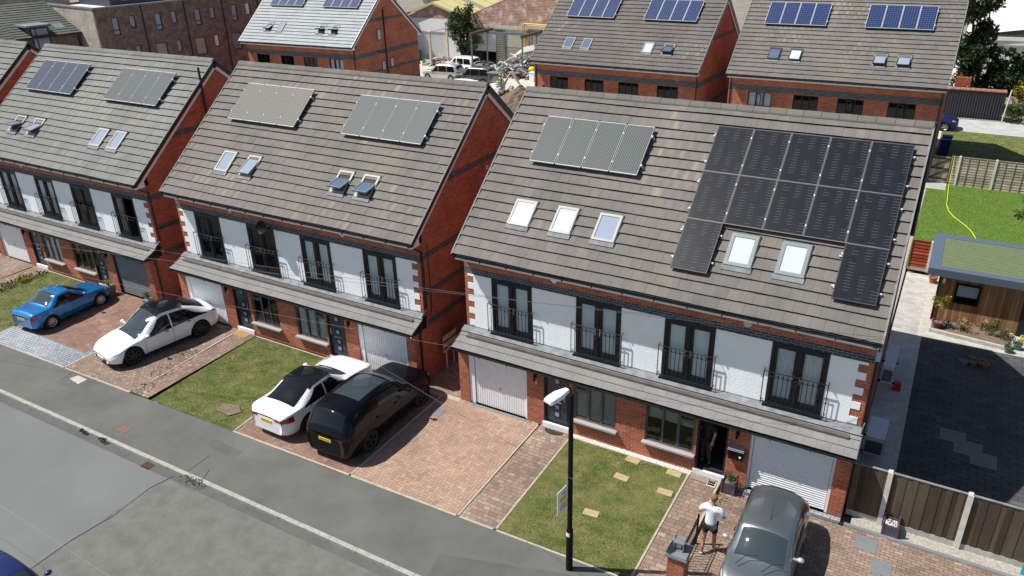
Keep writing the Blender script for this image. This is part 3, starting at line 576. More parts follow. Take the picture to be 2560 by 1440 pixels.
# ---- C: panels and roof windows
for c_ in range(5):
    for r_ in range(3):
        if r_ == 0 and c_ in (1, 2, 3): continue
        pv(HC, AC, 6.628+c_*1.0315, .88+r_*1.583, 1.0315, 1.578, 'pv_black', 'panel_dark_back', .16, True)
rails(HC, AC, 6.63, 11.79, (2.8, 3.7, 4.4, 5.3), .16); rails(HC, AC, 6.63, 7.66, (1.25, 2.1), .16); rails(HC, AC, 10.76, 11.79, (1.25, 2.1), .16)
_m = MB()
for c_ in range(1, 5): _m.box(6.628+c_*1.0315-.006, 6.628+c_*1.0315+.006, 2.47, 5.62, .156, .167, M_=AC)
for s_ in (2.463, 4.046): _m.box(6.63, 11.785, s_-.006, s_+.006, .156, .166, M_=AC)
_m.build('array_joint', 'slate_grey', HC)
array(HC, AC, 1.2, 4.81, 3.57, 5.32, 4, 'pv_silver', 'pv_frame')
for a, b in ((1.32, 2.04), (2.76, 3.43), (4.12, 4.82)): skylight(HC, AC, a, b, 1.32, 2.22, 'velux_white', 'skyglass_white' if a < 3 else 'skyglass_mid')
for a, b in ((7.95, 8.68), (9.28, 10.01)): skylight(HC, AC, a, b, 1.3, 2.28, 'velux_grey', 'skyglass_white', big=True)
alarm(HC, 3.2, 4.86, mt='white_upvc'); alarm(HC, 8.88, 4.8, True, 'cream')
for a, b in ((1.3, 4.84), (7.1, 10.66)): array(HB, AB, a, b, 3.6, 5.37, 4, 'pv_silver_glare_pale' if a < 3 else 'pv_silver', 'pv_frame')
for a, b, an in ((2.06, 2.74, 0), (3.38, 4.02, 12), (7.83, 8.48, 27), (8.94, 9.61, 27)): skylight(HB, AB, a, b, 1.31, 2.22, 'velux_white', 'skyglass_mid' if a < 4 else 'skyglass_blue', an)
alarm(HB, 3.15, 4.86, mt='cream'); alarm(HB, 8.66, 4.86, mt='cream')
for a, b, mm in ((1.1, 4.65, 'pv_silver_glare_slate'), (7.0, 10.55, 'pv_silver')): array(HA, AA, a, b, 3.7, 5.46, 4, mm, 'pv_frame')
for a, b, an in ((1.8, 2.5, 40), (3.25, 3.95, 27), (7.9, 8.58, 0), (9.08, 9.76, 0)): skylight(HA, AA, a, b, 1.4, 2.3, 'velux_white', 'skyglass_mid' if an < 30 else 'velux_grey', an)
alarm(HA, 3.15, 4.86, mt='cream')
def dish(H, c, r=.3, d=(0, -1, .35)):
    m = MB(); n = len(m.v); m.lathe([(0, 0), (r*.5, .012), (r*.85, .045), (r, .075)], (0, 0, 0), 20); Q = Vector(d).to_track_quat('Z', 'Y').to_matrix()
    m.v = [tuple(Q @ Vector(v)+Vector(c)) for v in m.v]; dd = Vector(d).normalized(); cc = Vector(c); m.tube([cc-dd*.02, cc-dd*.1+Vector((0, .12, -.1)), (c[0], .0, c[2]-.1)], .018, 6); m.tube([cc+Vector((0, 0, -r*.8)), cc+dd*.32], .01, 5); m.box(*[v for k in range(3) for v in (cc[k]+dd[k]*.33-.03, cc[k]+dd[k]*.33+.03)]); return m.build('satellite_dish', 'black_metal', H)
dish(HB, (5.15, -.35, 4.62), .25); dish(HA, (12.08, 1.6, 3.35), .27, (1, -.25, .2))
m = MB(); m.box(0, .02, .0, .3, 0, .3); 
downpipe(HA, [(11.98, 3.6, 9.2), (11.98, 3.6, 6.9)], .05); downpipe(HB, [(11.93, 8.7, 5.8), (11.93, 8.7, 8.6)], .06); downpipe(HC, [(12.14, 4.6, 9.4), (12.14, 4.6, 6.2)], .055)
m = MB(); m.box(11.887, 11.93, 4.25, 4.38, 6.4, 6.55); m.build('air_vent', 'cream', HB); m = MB(); m.box(11.888, 11.91, 6.0, 6.7, 4.9, 6.4); m.build('boarded_window', 'paint_worn', HB)
downpipe(HB, [(11.93, .42, 4.9), (11.93, .42, 2.6), (11.93, .3, 2.3)], .014); m = MB(); m.box(12.001, 12.12, .02, .12, 4.5, 5.0); m.box(12.001, 12.1, .4, .6, 4.6, 4.9, 0); m.build('junction_box', 'sky_blue_box', HC)
# black mail box, doormats, steps
t = thing('mailbox', 'black wall mailbox with a round lock beside the open front door', 'mailbox', (9.13, -.62, .95)); m = MB(); m.box(-.2, .2, -.13, -.002, 0, .33); m.box(-.21, .21, -.14, -.131, .18, .34); m.build('case', 'black_metal', t)
m = MB(); m.prism([(-.22, -.17, .31), (-.22, -.0, .41), (-.22, -.0, .345)], (.44, 0, 0)); m.box(-.21, .21, -.16, -.02, .335, .345); m.build('lid', 'slate_grey', t); m = MB(); m.lathe([(0, -.15), (.03, -.15), (.03, -.13)], (.13, 0, .12), 10, 'y'); m.build('lock', 'white_paint', t)
def mat_half(x, y, rx, ry, name, label, mt, z=.012):
    m = MB(); n = 16; pts = [(x+rx*math.cos(math.pi+math.pi*i/n), y+ry*math.sin(math.pi+math.pi*i/n), z) for i in range(n+1)]; m.prism(pts, (0, 0, .015)); o = m.build(name, mt); tag(o, label, 'doormat'); return o
# ---------------------------------------------------------------- back row
def back_house(x, y, yaw, label, seed, roofmat, W=12.0, gable_det=False, opens=()):
    H = thing('semi_detached_house', label, 'house', (x, y, 0), yaw, 'semi-detached houses of the row behind'); zo = .26
    wx = [(1.25, 2.7), (3.97, 5.42), (6.5, 7.95), (9.25, 10.7)]; Z0, Z1 = 3.55, 4.47; y0 = .53; ops = [(a, b, Z0, Z1) for a, b in wx]+[(a, b, .9, 2.0) for a, b in wx]
    m = MB(); wall_grid(m, 0, W, 0, 5.32, y0, y0+.2, ops, [(4.5, 4.86, 1)], 2); ye = y0+8.92
    for xx, s in ((0, -1), (W, 1)):
        gable(m, xx, s, y0+.2, ye, 5.85, 9.42, [(7.1, 7.35, 1), (4.5, 4.86, 1), (3.1, 3.32, 1), (1.7, 1.95, 1)])
    m.face([(W, ye, 0), (0, ye, 0), (0, ye, 5.6), (W, ye, 5.6)]); m.box(.2, W-.2, y0+.21, ye-.1, 2.5, 2.6, 2); m.box(.2, W-.2, y0+.21, ye-.1, 5.2, 5.25, 2); m.box(.2, W-.2, y0+3, y0+3.1, 0, 5.2, 2)
    m.build('wall', ['brick', 'brick_dark', 'interior'], H)
    for k, (a, b) in enumerate(wx):
        wn = casement(H, a, b, Z0, Z1, y0+.05, 3, 'blind' if (k+seed) % 5 == 1 else 'dark', fm='frame_dark'); casement(H, a, b, .9, 2.0, y0+.05, 3, 'dark', fm='frame_dark')
        if k in opens:
            c = MB(); RM = Matrix.Translation(((a+b)/2-.22, y0+.02, 0)) @ Matrix.Rotation(math.radians(-32), 4, 'Z'); 
            for q in ((0, .04, Z0+.08, Z1-.08), (.38, .42, Z0+.08, Z1-.08), (.04, .38, Z0+.08, Z0+.12), (.04, .38, Z1-.12, Z1-.08)): c.box(q[0], q[1], -.04, .0, q[2], q[3], M_=RM)
            c.build('open_sash', 'frame_dark', wn)
    A = main_roof(H, W, 0, 5.5, DEP, roofmat, seed)
    for a, b in ((1.2, 4.86), (7.03, 10.7)): array(H, A, a, b, 4.02, 5.82, 4, 'pv_blue', 'pv_frame')
    downpipe(H, [(.12, .1, 5.4), (.12, y0-.04, 5.2), (.12, y0-.04, .1)]); downpipe(H, [(W-.1, .1, 5.4), (W-.1, y0-.04, 5.2), (W-.1, y0-.04, .1)])
    return H, A
HF, AF = back_house(-.22, 30.34, 0, 'house of the row behind nearest the dark tree and the corrugated fence', 51, 'roof_tile', opens=(0, 2, 3))
HE, AE = back_house(-14.03, 30.22, math.radians(-2.07), 'house behind between the yard and its neighbour with brownish roof', 62, 'roof_tile_brown')
HD, AD = back_house(-42.2, 29.6, math.radians(2.03), 'house behind beside the yard with pale grey roof and banded brick gable', 73, 'roof_tile_pale', opens=(1, 3))
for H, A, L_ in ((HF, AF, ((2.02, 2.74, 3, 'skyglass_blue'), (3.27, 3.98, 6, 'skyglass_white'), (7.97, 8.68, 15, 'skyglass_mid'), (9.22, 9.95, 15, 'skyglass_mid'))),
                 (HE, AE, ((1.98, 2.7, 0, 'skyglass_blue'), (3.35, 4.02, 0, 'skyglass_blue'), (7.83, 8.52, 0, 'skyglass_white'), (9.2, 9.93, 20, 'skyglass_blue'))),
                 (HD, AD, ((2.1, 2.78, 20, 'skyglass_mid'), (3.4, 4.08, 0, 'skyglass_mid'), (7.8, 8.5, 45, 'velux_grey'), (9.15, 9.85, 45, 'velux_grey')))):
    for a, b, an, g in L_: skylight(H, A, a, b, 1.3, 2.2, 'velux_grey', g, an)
# gable of the left rear house: windows, soil pipes
for (y, z, h) in ((3.6, 5.6, .9), (3.9, 3.1, .8), (5.1, 3.2, .8)):
    m = MB(); m.box(12.0, 12.03, y, y+.5, z, z+h); w_ = m.build('window', 'frame_dark', HD); m = MB(); m.box(12.031, 12.036, y+.06, y+.44, z+.06, z+h-.06); m.build('glass', 'skyglass_mid', w_)
downpipe(HD, [(12.07, 4.6, 8.0), (12.07, 4.6, .1)], .06); downpipe(HD, [(12.07, 3.4, 4.75), (12.07, 4.6, 4.55)], .04); downpipe(HD, [(12.07, 3.6, 1.6), (12.07, 4.6, 1.2), (12.07, 5.6, 1.7)], .04)
m = MB(); m.box(8.45, 8.6, .5, .529, 2.95, 3.2); m.build('air_vent', 'white_upvc', HF)
# ---------------------------------------------------------------- ground, road, pavements
def poly(name, pts, z, mt, kind='structure'):
    m = MB(); a = sum(p[0]*q[1]-q[0]*p[1] for p, q in zip(pts, pts[1:]+pts[:1])); pts = pts if a > 0 else pts[::-1]
    m.face([(x, y, z) for x, y in pts]); o = m.build(name, mt)
    if kind: o['kind'] = kind
    return o
def rect(name, x0, x1, y0, y1, z, mt): return poly(name, [(x0, y0), (x1, y0), (x1, y1), (x0, y1)], z, mt)
pb = lambda x: -5.45+.021*(x+1)          # back edge of the pavement
kb = lambda x: -7.70+.006*(x+1)          # kerb face
poly('ground', [(-400, -300), (400, -300), (400, 500), (-400, 500)], -.16, 'ground')
poly('road', [(-120, -120), (60, -120), (60, kb(60)), (-120, kb(-120))], -.085, 'asphalt_road')
poly('road_patch', [(-5.35, -7.83), (-5.6, -9.4), (-5.55, -11.0), (-5.6, -60), (40, -60), (40, kb(40)-.06)], -.081, 'asphalt_rough')
poly('pavement', [(-60, kb(-60)), (60, kb(60)), (60, pb(60)), (-60, pb(-60))], 0, 'asphalt_path')
poly('pavement_patch', [(3.5, kb(3.5)+.14), (3.36, -6.74), (6.83, -5.7), (7.4, pb(7.4)-.05), (9.5, pb(9.5)-.05), (9.5, kb(9.5)+.14)], .004, 'asphalt_patch')
poly('pavement_patch', [(-12.2, -5.65), (-13.6, -5.65), (-13.4, -6.5), (-11.9, -6.35)], .004, 'asphalt_patch')
poly('pavement_patch', [(-6.15, -6.08), (-4.35, -6.15), (-4.4, -6.5), (-6.1, -6.42)], .004, 'asphalt_patch')
poly('ground_behind', [(-60, 0), (11.95, 0), (11.95, 30), (-60, 30)], -.02, 'gravel')
poly('yard_ground', [(-60, 30), (11.9, 30), (11.9, 90), (-60, 90)], -.015, 'yard_concrete')
m = MB(); r = random.Random(3); x = -40.
while x < 22:
    L_ = .9; j = r.uniform(-.004, .004); y_ = kb(x); up = .0 if x < -1 else .006
    m.box(x+.004, x+L_-.004, y_-.02+j, y_+.11+j, -.15, .006+up+r.uniform(0, .006), tint=r.random()); x += L_
struct(m.build('kerb', 'kerb_stone'))
m = MB(); m.face([(-40, kb(-40)-.32, -.079), (22, kb(22)-.28, -.077), (22, kb(22)-.02, -.077), (-40, kb(-40)-.02, -.079)]); struct(m.build('gutter_channel', 'asphalt_patch'))
def edge(pts, w=.055, z=.02, h=.06, name='edging', mt='edging'):
    m = MB(); r = random.Random(len(pts)+int(pts[0][0]*10))
    for (x0, y0), (x1, y1) in zip(pts, pts[1:]):
        d = Vector((x1-x0, y1-y0, 0)); L_ = d.length; n = max(1, int(L_/.9)); d.normalize(); nn = Vector((-d.y, d.x, 0))*w/2
        for i in range(n):
            a = Vector((x0, y0, 0))+d*(L_*i/n+.006); b = Vector((x0, y0, 0))+d*(L_*(i+1)/n-.006); e = r.uniform(-.004, .004); m.prism([tuple(v+Vector((0, 0, z-h+e))) for v in (a-nn, b-nn, b+nn, a+nn)], (0, 0, h))
    return struct(m.build(name, mt))
for k_, (a, b) in enumerate(((-19.1, -14.1), (-14.05, -10.45), (-5.45, -.74), (-.68, 2.95), (3.05, 4.1), (4.2, 7.9), (7.95, 8.75))): edge([(a, pb(a)-.0), (b, pb(b)-.0)], .06, .014)
for pts in ([(-14.08, -5.7), (-14.1, -3.4), (-14.1, -.7)], [(-10.35, -5.55), (-10.5, -.65)], [(-.71, -5.4), (-.71, -.7)], [(2.99, -5.35), (2.97, -.7)], [(4.16, -5.3), (4.15, -.78)], [(7.91, -5.25), (7.91, -.8)], [(-9.5, -.72), (-5.75, -.72)], [(-5.42, -5.5), (-5.75, -1.4)], [(-23.2, -.72), (-19.6, -.72)], [(-24.35, -5.8), (-24.2, -.7)], [(4.15, -.79), (7.95, -.79)]): edge(pts)
def blocks(name, x0, x1, y0, y1, mt, u=.1, style='herring', z=.006, seed=1, base='sand_joint', mask=None, cl=0):
    """block paving: each block its own face over a sand bed"""
    m = MB(); r = random.Random(seed); g = .004 if style == 'herring' else .0065; X0, X1, Y0, Y1 = x0, x1, y0, y1
    blot = [(r.uniform(x0, x1), r.uniform(y0, y1), r.uniform(.3, 1.1), r.uniform(-.25, .25)) for _ in range(10)]
    def put(a, b, c, d):
        a, b, c, d = max(a, X0), min(b, X1), max(c, Y0), min(d, Y1)
        if b-a < .02 or d-c < .02: return
        cx, cy = (a+b)/2, (c+d)/2
        if mask and not mask(cx, cy): return
        t = min(1, max(0, r.gauss(.45, .2)+sum(q[3]*math.exp(-((cx-q[0])**2+(cy-q[1])**2)/q[2]**2) for q in blot))); h = z+r.uniform(0, .002)
        m.face([(a+g, c+g, h), (b-g, c+g, h), (b-g, d-g, h), (a+g, d-g, h)], 0, t)
    nx, ny = int((x1-x0)/u)+3, int((y1-y0)/u)+3
    if style == 'herring':
        for i in range(-2, nx):
            for j in range(-2, ny):
                c_ = (i-j) % 4
                if c_ == 0: put(x0+i*u, x0+(i+2)*u, y0+j*u, y0+(j+1)*u)
                elif c_ == 3: put(x0+i*u, x0+(i+1)*u, y0+j*u, y0+(j+2)*u)
    else:
        w, h = style
        for j in range(int((y1-y0)/h)+2):
            x = x0-(w*.5 if j % 2 else 0)
            while x < x1: ww = w*r.choice((.75, 1, 1, 1.25)) if cl else w; put(x, x+ww, y0+j*h, y0+(j+1)*h); x += ww
    m.face([(x0, y0, .002), (x1, y0, .002), (x1, y1, .002), (x0, y1, .002)], 1) if not mask else None
    return struct(m.build(name, [mt, base]))
blocks('driveway', -.68, 2.95, -5.42, -.62, 'block_pink', .1, seed=1)
blocks('driveway', -5.75, -.74, -5.5, -.62, 'block_red', .1, seed=2, mask=lambda x, y: x > -5.42-.33*(y+5.5)/4.2 or False); rect('driveway_bed', -5.75, -.74, -5.53, -.62, .002, 'sand_joint')
blocks('driveway', -14.05, -10.42, -5.66, -.62, 'block_brown', .1, style=(.2, .1), seed=3)
blocks('driveway', -19.0, -14.4, -4.7, -.62, 'block_red', .1, seed=4); blocks('driveway_border', -19.1, -14.12, -5.75, -4.7, 'block_grey', .1, style=(.2, .1), seed=5, base='joint_dark'); blocks('driveway_border', -14.4, -14.12, -4.7, -.62, 'block_grey', .1, style=(.1, .2), seed=6, base='joint_dark')
blocks('driveway', -27.2, -24.4, -5.9, -.62, 'block_brown', .1, seed=7); blocks('path', -24.3, -23.2, -5.9, -.62, 'block_brown', .1, style=(.2, .14), seed=8, cl=1)
blocks('path', 3.03, 4.12, -5.36, -.62, 'block_brown', .1, style=(.2, .14), seed=9, cl=1); blocks('path', 7.95, 8.78, -5.3, -.66, 'block_brown', .1, style=(.22, .15), seed=10, cl=1)
blocks('path', -10.4, -9.55, -5.6, -.62, 'block_brown', .1, style=(.2, .14), seed=12, cl=1)
blocks('driveway', 8.86, 18.0, -6.6, -.78, 'block_brown', .1, style=(.2, .1), seed=11); blocks('driveway_border', 8.95, 12.0, -.78, -.62, 'block_grey', .1, style=(.2, .1), seed=13, base='joint_dark')
blocks('side_passage', -1.72, -.02, -.6, 10, 'block_brown', .1, style=(.2, .1), seed=14, z=.004); blocks('side_passage', -15.3, -13.7, -.6, 10, 'block_brown', .1, style=(.2, .1), seed=15, z=.004)
rect('drive_apron', -1.75, -.0, -.8, -.6, .012, 'edging'); rect('drive_apron', -15.35, -13.65, -.8, -.6, .012, 'edging')
blocks('yard_paving', 13.06, 24, -.3, 10.95, 'block_yard', .1, style=(.4, .2), seed=16, base='joint_dark'); blocks('yard_path', 12.02, 12.9, -.3, 17.0, 'block_pale', .1, style=(.3, .2), seed=17, base='concrete'); rect('yard_strip', 12.9, 13.06, -.3, 10.95, .01, 'concrete')
rect('yard_concrete', 12.9, 24, 10.95, 17.3, .004, 'concrete')
for a, b, c, d in ((14.03, 14.74, 4.35, 5.03), (14.42, 15.18, 3.86, 4.6), (14.86, 15.55, 3.46, 4.17)): rect('yard_patch', a, b, c, d, .013+a*.0004, 'yard_patch')
for a, b, c, d in ((12.45, 12.96, -1.56, -1.05), (12.91, 13.36, -2.23, -1.73), (-.45, -.08, -1.82, -1.4), (-.2, .02, -3.3, -3.05)): 
    o = rect('drain_cover', a, b, c, d, .016, 'slate_grey'); tag(o, {12.45: 'grey drain cover on the drive, nearer the fence planter', 12.91: 'grey drain cover on the drive, nearer the street, right of the grey car', -.45: 'large grey cover in pink paving right of the black car bonnet', -.2: 'small grey cover in pink paving right of the black car'}[a], 'drain cover'); del o['kind']
m = MB()
for i in range(80): a = -.1+i*.1; m.box(8.95+i*.0385, 8.95+i*.0385+.02, -.9, -.8, .008, .02) if i < 79 else None
m.box(8.95, 12.1, -.9, -.8, .0, .009, 1); struct(m.build('drainage_channel', ['slate_grey', 'black_plastic']))
m = MB(); m.box(.25, 2.7, -.74, -.64, .0, .018); struct(m.build('drainage_channel', 'slate_grey'))
rect('gravel_strip', 4.15, 7.95, -.78, -.62, .02, 'gravel_white'); rect('fence_gravel', 12.25, 19, -.74, -.38, .02, 'gravel'); m = MB(); m.box(12.1, 19, -.86, -.75, 0, .03); struct(m.build('drainage_channel', 'slate_grey'))
m = MB(); r = random.Random(5)
for i in range(420): x, y = r.uniform(4.15, 7.95), r.uniform(-.78, -.62); s_ = r.uniform(.014, .03); m.ball((x, y, .025), (s_, s_*.8, s_*.6), 5, 3)
stuff(m.build('pebbles', 'gravel_white'), 'white pebbles in the strip under the front windows', 'pebbles')
# manhole, gully, road wear
t = tag(poly('manhole_cover', [(-13.2, -6.1), (-13.1, -5.82), (-12.54, -5.84), (-12.56, -6.18)], .008, 'concrete', None), 'pale concrete cover in the pavement in front of the white electric car', 'manhole cover')
t = tag(rect('manhole_cover', -8.9, -8.45, -7.32, -7.02, .008, 'rust_cover'), 'rusty square cover in the pavement by the kerb', 'manhole cover'); del t['kind']
m = MB(); m.box(-6.69, -6.3, -8.05, -7.8, -.08, -.074, 1); [m.box(-6.68+i*.055, -6.65+i*.055, -8.04, -7.81, -.074, -.066) for i in range(7)]; tag(m.build('gully_grate', ['rust', 'black_plastic']), 'iron gully grate at the kerb', 'drain')
for pts in ([(-5.24, -6.3), (-5.12, -6.75), (-5.09, -7.6)], [(-4.6, -7.2), (-4.4, -7.6)]): edge(pts, .02, .003, .004, 'pavement_crack', 'joint_dark')
edge([(-5.38, -7.86), (-5.55, -8.6), (-5.45, -9.8), (-5.6, -11), (-5.5, -14)], .025, -.078, .003, 'road_joint', 'joint_dark')
# lawns: soil sheet + blades
def leafpatch(m, n, fn, h, w, r, lean=.5):
    for _ in range(n):
        x, y, t, z = fn(r); a = r.uniform(0, 6.283); hh = h*r.uniform(.5, 1.3); l = r.uniform(0, lean)*hh; ca, sa = math.cos(a), math.sin(a)
        m.face([(x-w*sa, y+w*ca, z), (x+w*sa, y-w*ca, z), (x+l*ca, y+l*sa, z+hh)], 0, t)
def lawn(pts, n, label, bm_, sm_, dry, h=.045, seed=1, z=.02):
    poly('lawn_soil', pts, z-.008, sm_); m = MB(); r = random.Random(seed); x0, x1 = min(p[0] for p in pts), max(p[0] for p in pts); y0, y1 = min(p[1] for p in pts), max(p[1] for p in pts)
    sp = [(r.uniform(x0, x1), r.uniform(y0, y1), r.uniform(.15, .55), r.uniform(.3, 1)) for _ in range(int(38*dry))]
    def ins(x, y):
        c_ = False
        for p, q in zip(pts, pts[1:]+pts[:1]):
            if (p[1] > y) != (q[1] > y) and x < (q[0]-p[0])*(y-p[1])/(q[1]-p[1])+p[0]: c_ = not c_
        return c_
    def fn(r):
        while True:
            x, y = r.uniform(x0, x1), r.uniform(y0, y1)
            if ins(x, y): break
        w = sum(s[3]*math.exp(-((x-s[0])**2+(y-s[1])**2)/s[2]**2) for s in sp); return x, y, min(1, max(0, r.gauss(.27, .16)+.75*min(w, 1.1)*dry)), z-.01
    leafpatch(m, int(n*1.5), fn, h*.6, .0045 if h < .06 else .008, r); stuff(m.build('grass', bm_), label, 'grass')
lawn([(4.19, -5.3), (7.88, -5.2), (7.88, -.82), (4.19, -.82)], 46000, 'patchy dry front lawn behind the street lamp', 'grass_blade', 'lawn_soil', 1., seed=1)
lawn([(-9.35, -5.62), (-5.48, -5.55), (-5.8, -.75), (-9.5, -.75)], 42000, 'front lawn between the white electric car and the white saloon', 'grass_blade', 'lawn_soil', .55, seed=2)
lawn([(-23.2, -5.9), (-19.1, -5.75), (-19.1, -1.6), (-19.5, -.75), (-23.2, -.75)], 30000, 'front lawn left of the blue car', 'grass_blade', 'lawn_soil', .45, seed=3)
lawn([(11.9, 17.5), (22, 17.5), (22, 31.1), (11.9, 31.1)], 60000, 'bright mown lawn behind the garden room', 'grass_blade_fresh', 'lawn_soil_green', .0, h=.07, seed=4)
lawn([(11.9, 31.3), (24, 31.3), (24, 44.4), (11.9, 44.6)], 20000, 'rough grass beyond the lap fence', 'grass_blade', 'lawn_soil', .5, h=.1, seed=5)
poly('lane', [(-2, 44.7), (30, 44.5), (30, 48.6), (-2, 48.9)], .012, 'lane'); edge([(11.9, 48.95), (15.8, 48.85)], .15, .05, .1, 'lane_kerb', 'kerb_stone'); edge([(12.3, 44.6), (19, 44.5)], .12, .05, .1, 'lane_kerb', 'kerb_stone')
m = MB()
for i in range(6): m.box(11.8, 12.85, 29.9+i*.23, 30.1+i*.23, 0, .035, tint=.4)
struct(m.build('patio', 'block_pale'))
for k_, (x, y, lb) in enumerate(((6.27, -.96, 'sandstone slab in the lawn below the window, left one by the pebbles'), (6.27, -1.83, 'sandstone slab alone in the middle of the patchy lawn'), (7.53, -.96, 'sandstone slab by the pebbles, right one near the path'), (7.58, -1.85, 'sandstone slab at the lawn edge against the brick path'), (6.12, -3.58, 'sandstone slab nearest the street, right of the lamp post'))):
    m = MB(); m.box(-.21, .21, -.12, .12, 0, .03); tag(m.build('stepping_slab', 'stone_slab', loc=(x, y, 0), rotz=.05*(k_-2)), lb, 'paving slab', 'sandstone slabs in the lawn')
# weeds, bare patch
def clump(name, label, cat, x, y, R_, h, n, mt, seed=1, leaf=.05, z=0., grp=None, sq=1.):
    m = MB(); r = random.Random(seed)
    for _ in range(n):
        a, q = r.uniform(0, 6.283), R_*math.sqrt(r.random()); px, py, pz = q*math.cos(a), q*math.sin(a)*sq, z+r.uniform(0, h)*(1-.5*q/R_); s = leaf*r.uniform(.6, 1.3)
        d = Vector((r.gauss(0, 1), r.gauss(0, 1), r.gauss(.5, .7))).normalized(); u = d.cross(Vector((r.random(), r.random(), r.random()))).normalized()
        m.face([Vector((px, py, pz)), Vector((px, py, pz))+u*s*.45+d*s*.5, Vector((px, py, pz))+d*s*1.1, Vector((px, py, pz))-u*s*.45+d*s*.5], 0, min(1, max(0, r.gauss(.4, .25))))
    return tag(m.build(name, mt, loc=(x, y, 0)), label, cat, grp)
W8 = (('weeds sprouting along the edging beside the white electric car', -10.55, -4.1, .5), ('weeds at the front corner of the path near the pavement', -10.2, -5.3, .35), ('weed tuft at the kerb, leftmost', -9.75, -7.85, .14), ('weed tuft in the kerb channel left of the gully', -8.75, -7.84, .18), ('weeds growing along the kerb right of the gully grate', -4.6, -7.84, .45), ('weeds in the edging beside the rear wheel of the white electric car', -10.75, -3.0, .4))
for k_, (lb, x, y, R_) in enumerate(W8): clump('weed', lb, 'weeds', x, y, R_, .09, 90, 'leaf', 20+k_, .05, sq=.35 if y < -7 else 1.2, grp='weeds')
poly('bare_soil', [(-6.9, -5.0), (-6.2, -5.05), (-6.0, -4.7), (-6.35, -4.45), (-6.9, -4.6)], .045, 'soil')
edge([(8.81, -3.6), (8.81, -.7)], .06, .12, .14, 'path_edging_board', 'edging')
# ---------------------------------------------------------------- fences, garden room, yard things
def vfence(name, label, x0, x1, y, h, post_x, mt, cat='fence', pm='concrete_post', board=.12, gb=.18, horizontal=False, grp=None):
    t = thing(name, label, cat, (x0, y, 0), group=grp); px = sorted(post_x); ends = [x0]+px+[x1]; r = random.Random(int(x0*7))
    for a, b in zip(ends, ends[1:]):
        if b-a < .2: continue
        m = MB()
        if not horizontal:
            n = int((b-a)/board)
            for i in range(n): u = a+(b-a)*i/n; m.box(u-x0+.002, u-x0+(b-a)/n+.01, -.012 if i % 2 else -.024, .01, gb+.0, h+r.uniform(-.008, .008), tint=r.random())
            m.box(a-x0, b-x0, .012, .05, .5, .58, tint=.3); m.box(a-x0, b-x0, .012, .05, h-.35, h-.27, tint=.3)
        else:
            n = int((h-gb)/.14)
            for i in range(n): z = gb+(h-gb)*i/n; m.face([(a-x0, -.03, z), (b-x0, -.03, z), (b-x0, 0, z+(h-gb)/n+.01), (a-x0, 0, z+(h-gb)/n+.01)], 0, r.random())
            for i in range(int((b-a)/.42)+1): u = a-x0+i*(b-a)/max(1, int((b-a)/.42)); m.box(u-.02, u+.02, -.055, -.031, gb, h, tint=.1)
            m.box(a-x0, b-x0, .001, .02, gb, h, tint=.4)
        m.build('panel', mt, t)
        if gb: m = MB(); m.box(a-x0, b-x0, -.025, .025, 0, gb-.002); m.build('gravel_board', 'concrete', t)
        m = MB(); m.box(a-x0, b-x0, -.035, .03, h+.01, h+.035); m.build('capping', 'lead' if not horizontal else mt, t)
    for p in px: m = MB(); m.box(p-x0-.06, p-x0+.06, -.08, .055, 0, h+.05); m.box(p-x0-.045, p-x0+.045, -.06, .04, h+.05, h+.075); m.build('post', pm, t)
    return t
vfence('board_fence', 'dark stained board fence with pale concrete posts right of the grey car', 12.06, 18.5, -.35, 1.66, [12.9, 14.68, 16.46, 18.2], 'timber_dark')
vfence('lap_fence', 'weathered grey lap panel fence at the far end of the bright lawn', 12.85, 22, 31.15, 1.66, [13.25, 15.05, 16.85, 18.65], 'timber_grey', gb=.0, horizontal=True)
vfence('lap_fence', 'short dark red lap panel beside the garden room', 12.0, 12.75, 17.4, 1.38, [12.78], 'timber_red', gb=.16, horizontal=True)
t = thing('garden_gate', 'wooden braced garden gate at the end of the lap fence', 'gate', (11.86, 31.2, 0)); m = MB(); r = random.Random(2)
for i in range(8): m.box(.01+i*.115, .12+i*.115, 0, .02, .08, 1.6, tint=r.random())
m.build('boards', 'timber_grey', t); m = MB()
for z in (.25, .85, 1.45): m.box(0, .93, -.035, -.001, z, z+.09, tint=.1)
m.prism([(.02, -.03, .34), (.12, -.03, .34), (.92, -.03, .84), (.82, -.03, .84)], (0, .028, 0)); m.prism([(.02, -.03, .95), (.12, -.03, .95), (.92, -.03, 1.44), (.82, -.03, 1.44)], (0, .028, 0)); m.build('brace', 'timber_dark', t); m = MB(); m.box(.95, 1.02, -.04, .04, 0, 1.75); m.build('post', 'timber_dark', t)
# hose
pts = [(12.96, 31.1, 1.7), (12.97, 31.05, .6), (12.98, 30.9, .1), (13.02, 29, .08), (13.06, 27.1, .08), (13.2, 26.1, .08), (13.45, 25.3, .08), (13.8, 24.6, .08), (14.1, 24.0, .08), (14.35, 23.3, .08), (14.56, 22.4, .08), (14.7, 21, .08)]
m = MB(); m.tube(pts, .016, 6); tag(m.build('garden_hose', 'hose_yellow'), 'yellow hose lying across the bright lawn', 'hose')
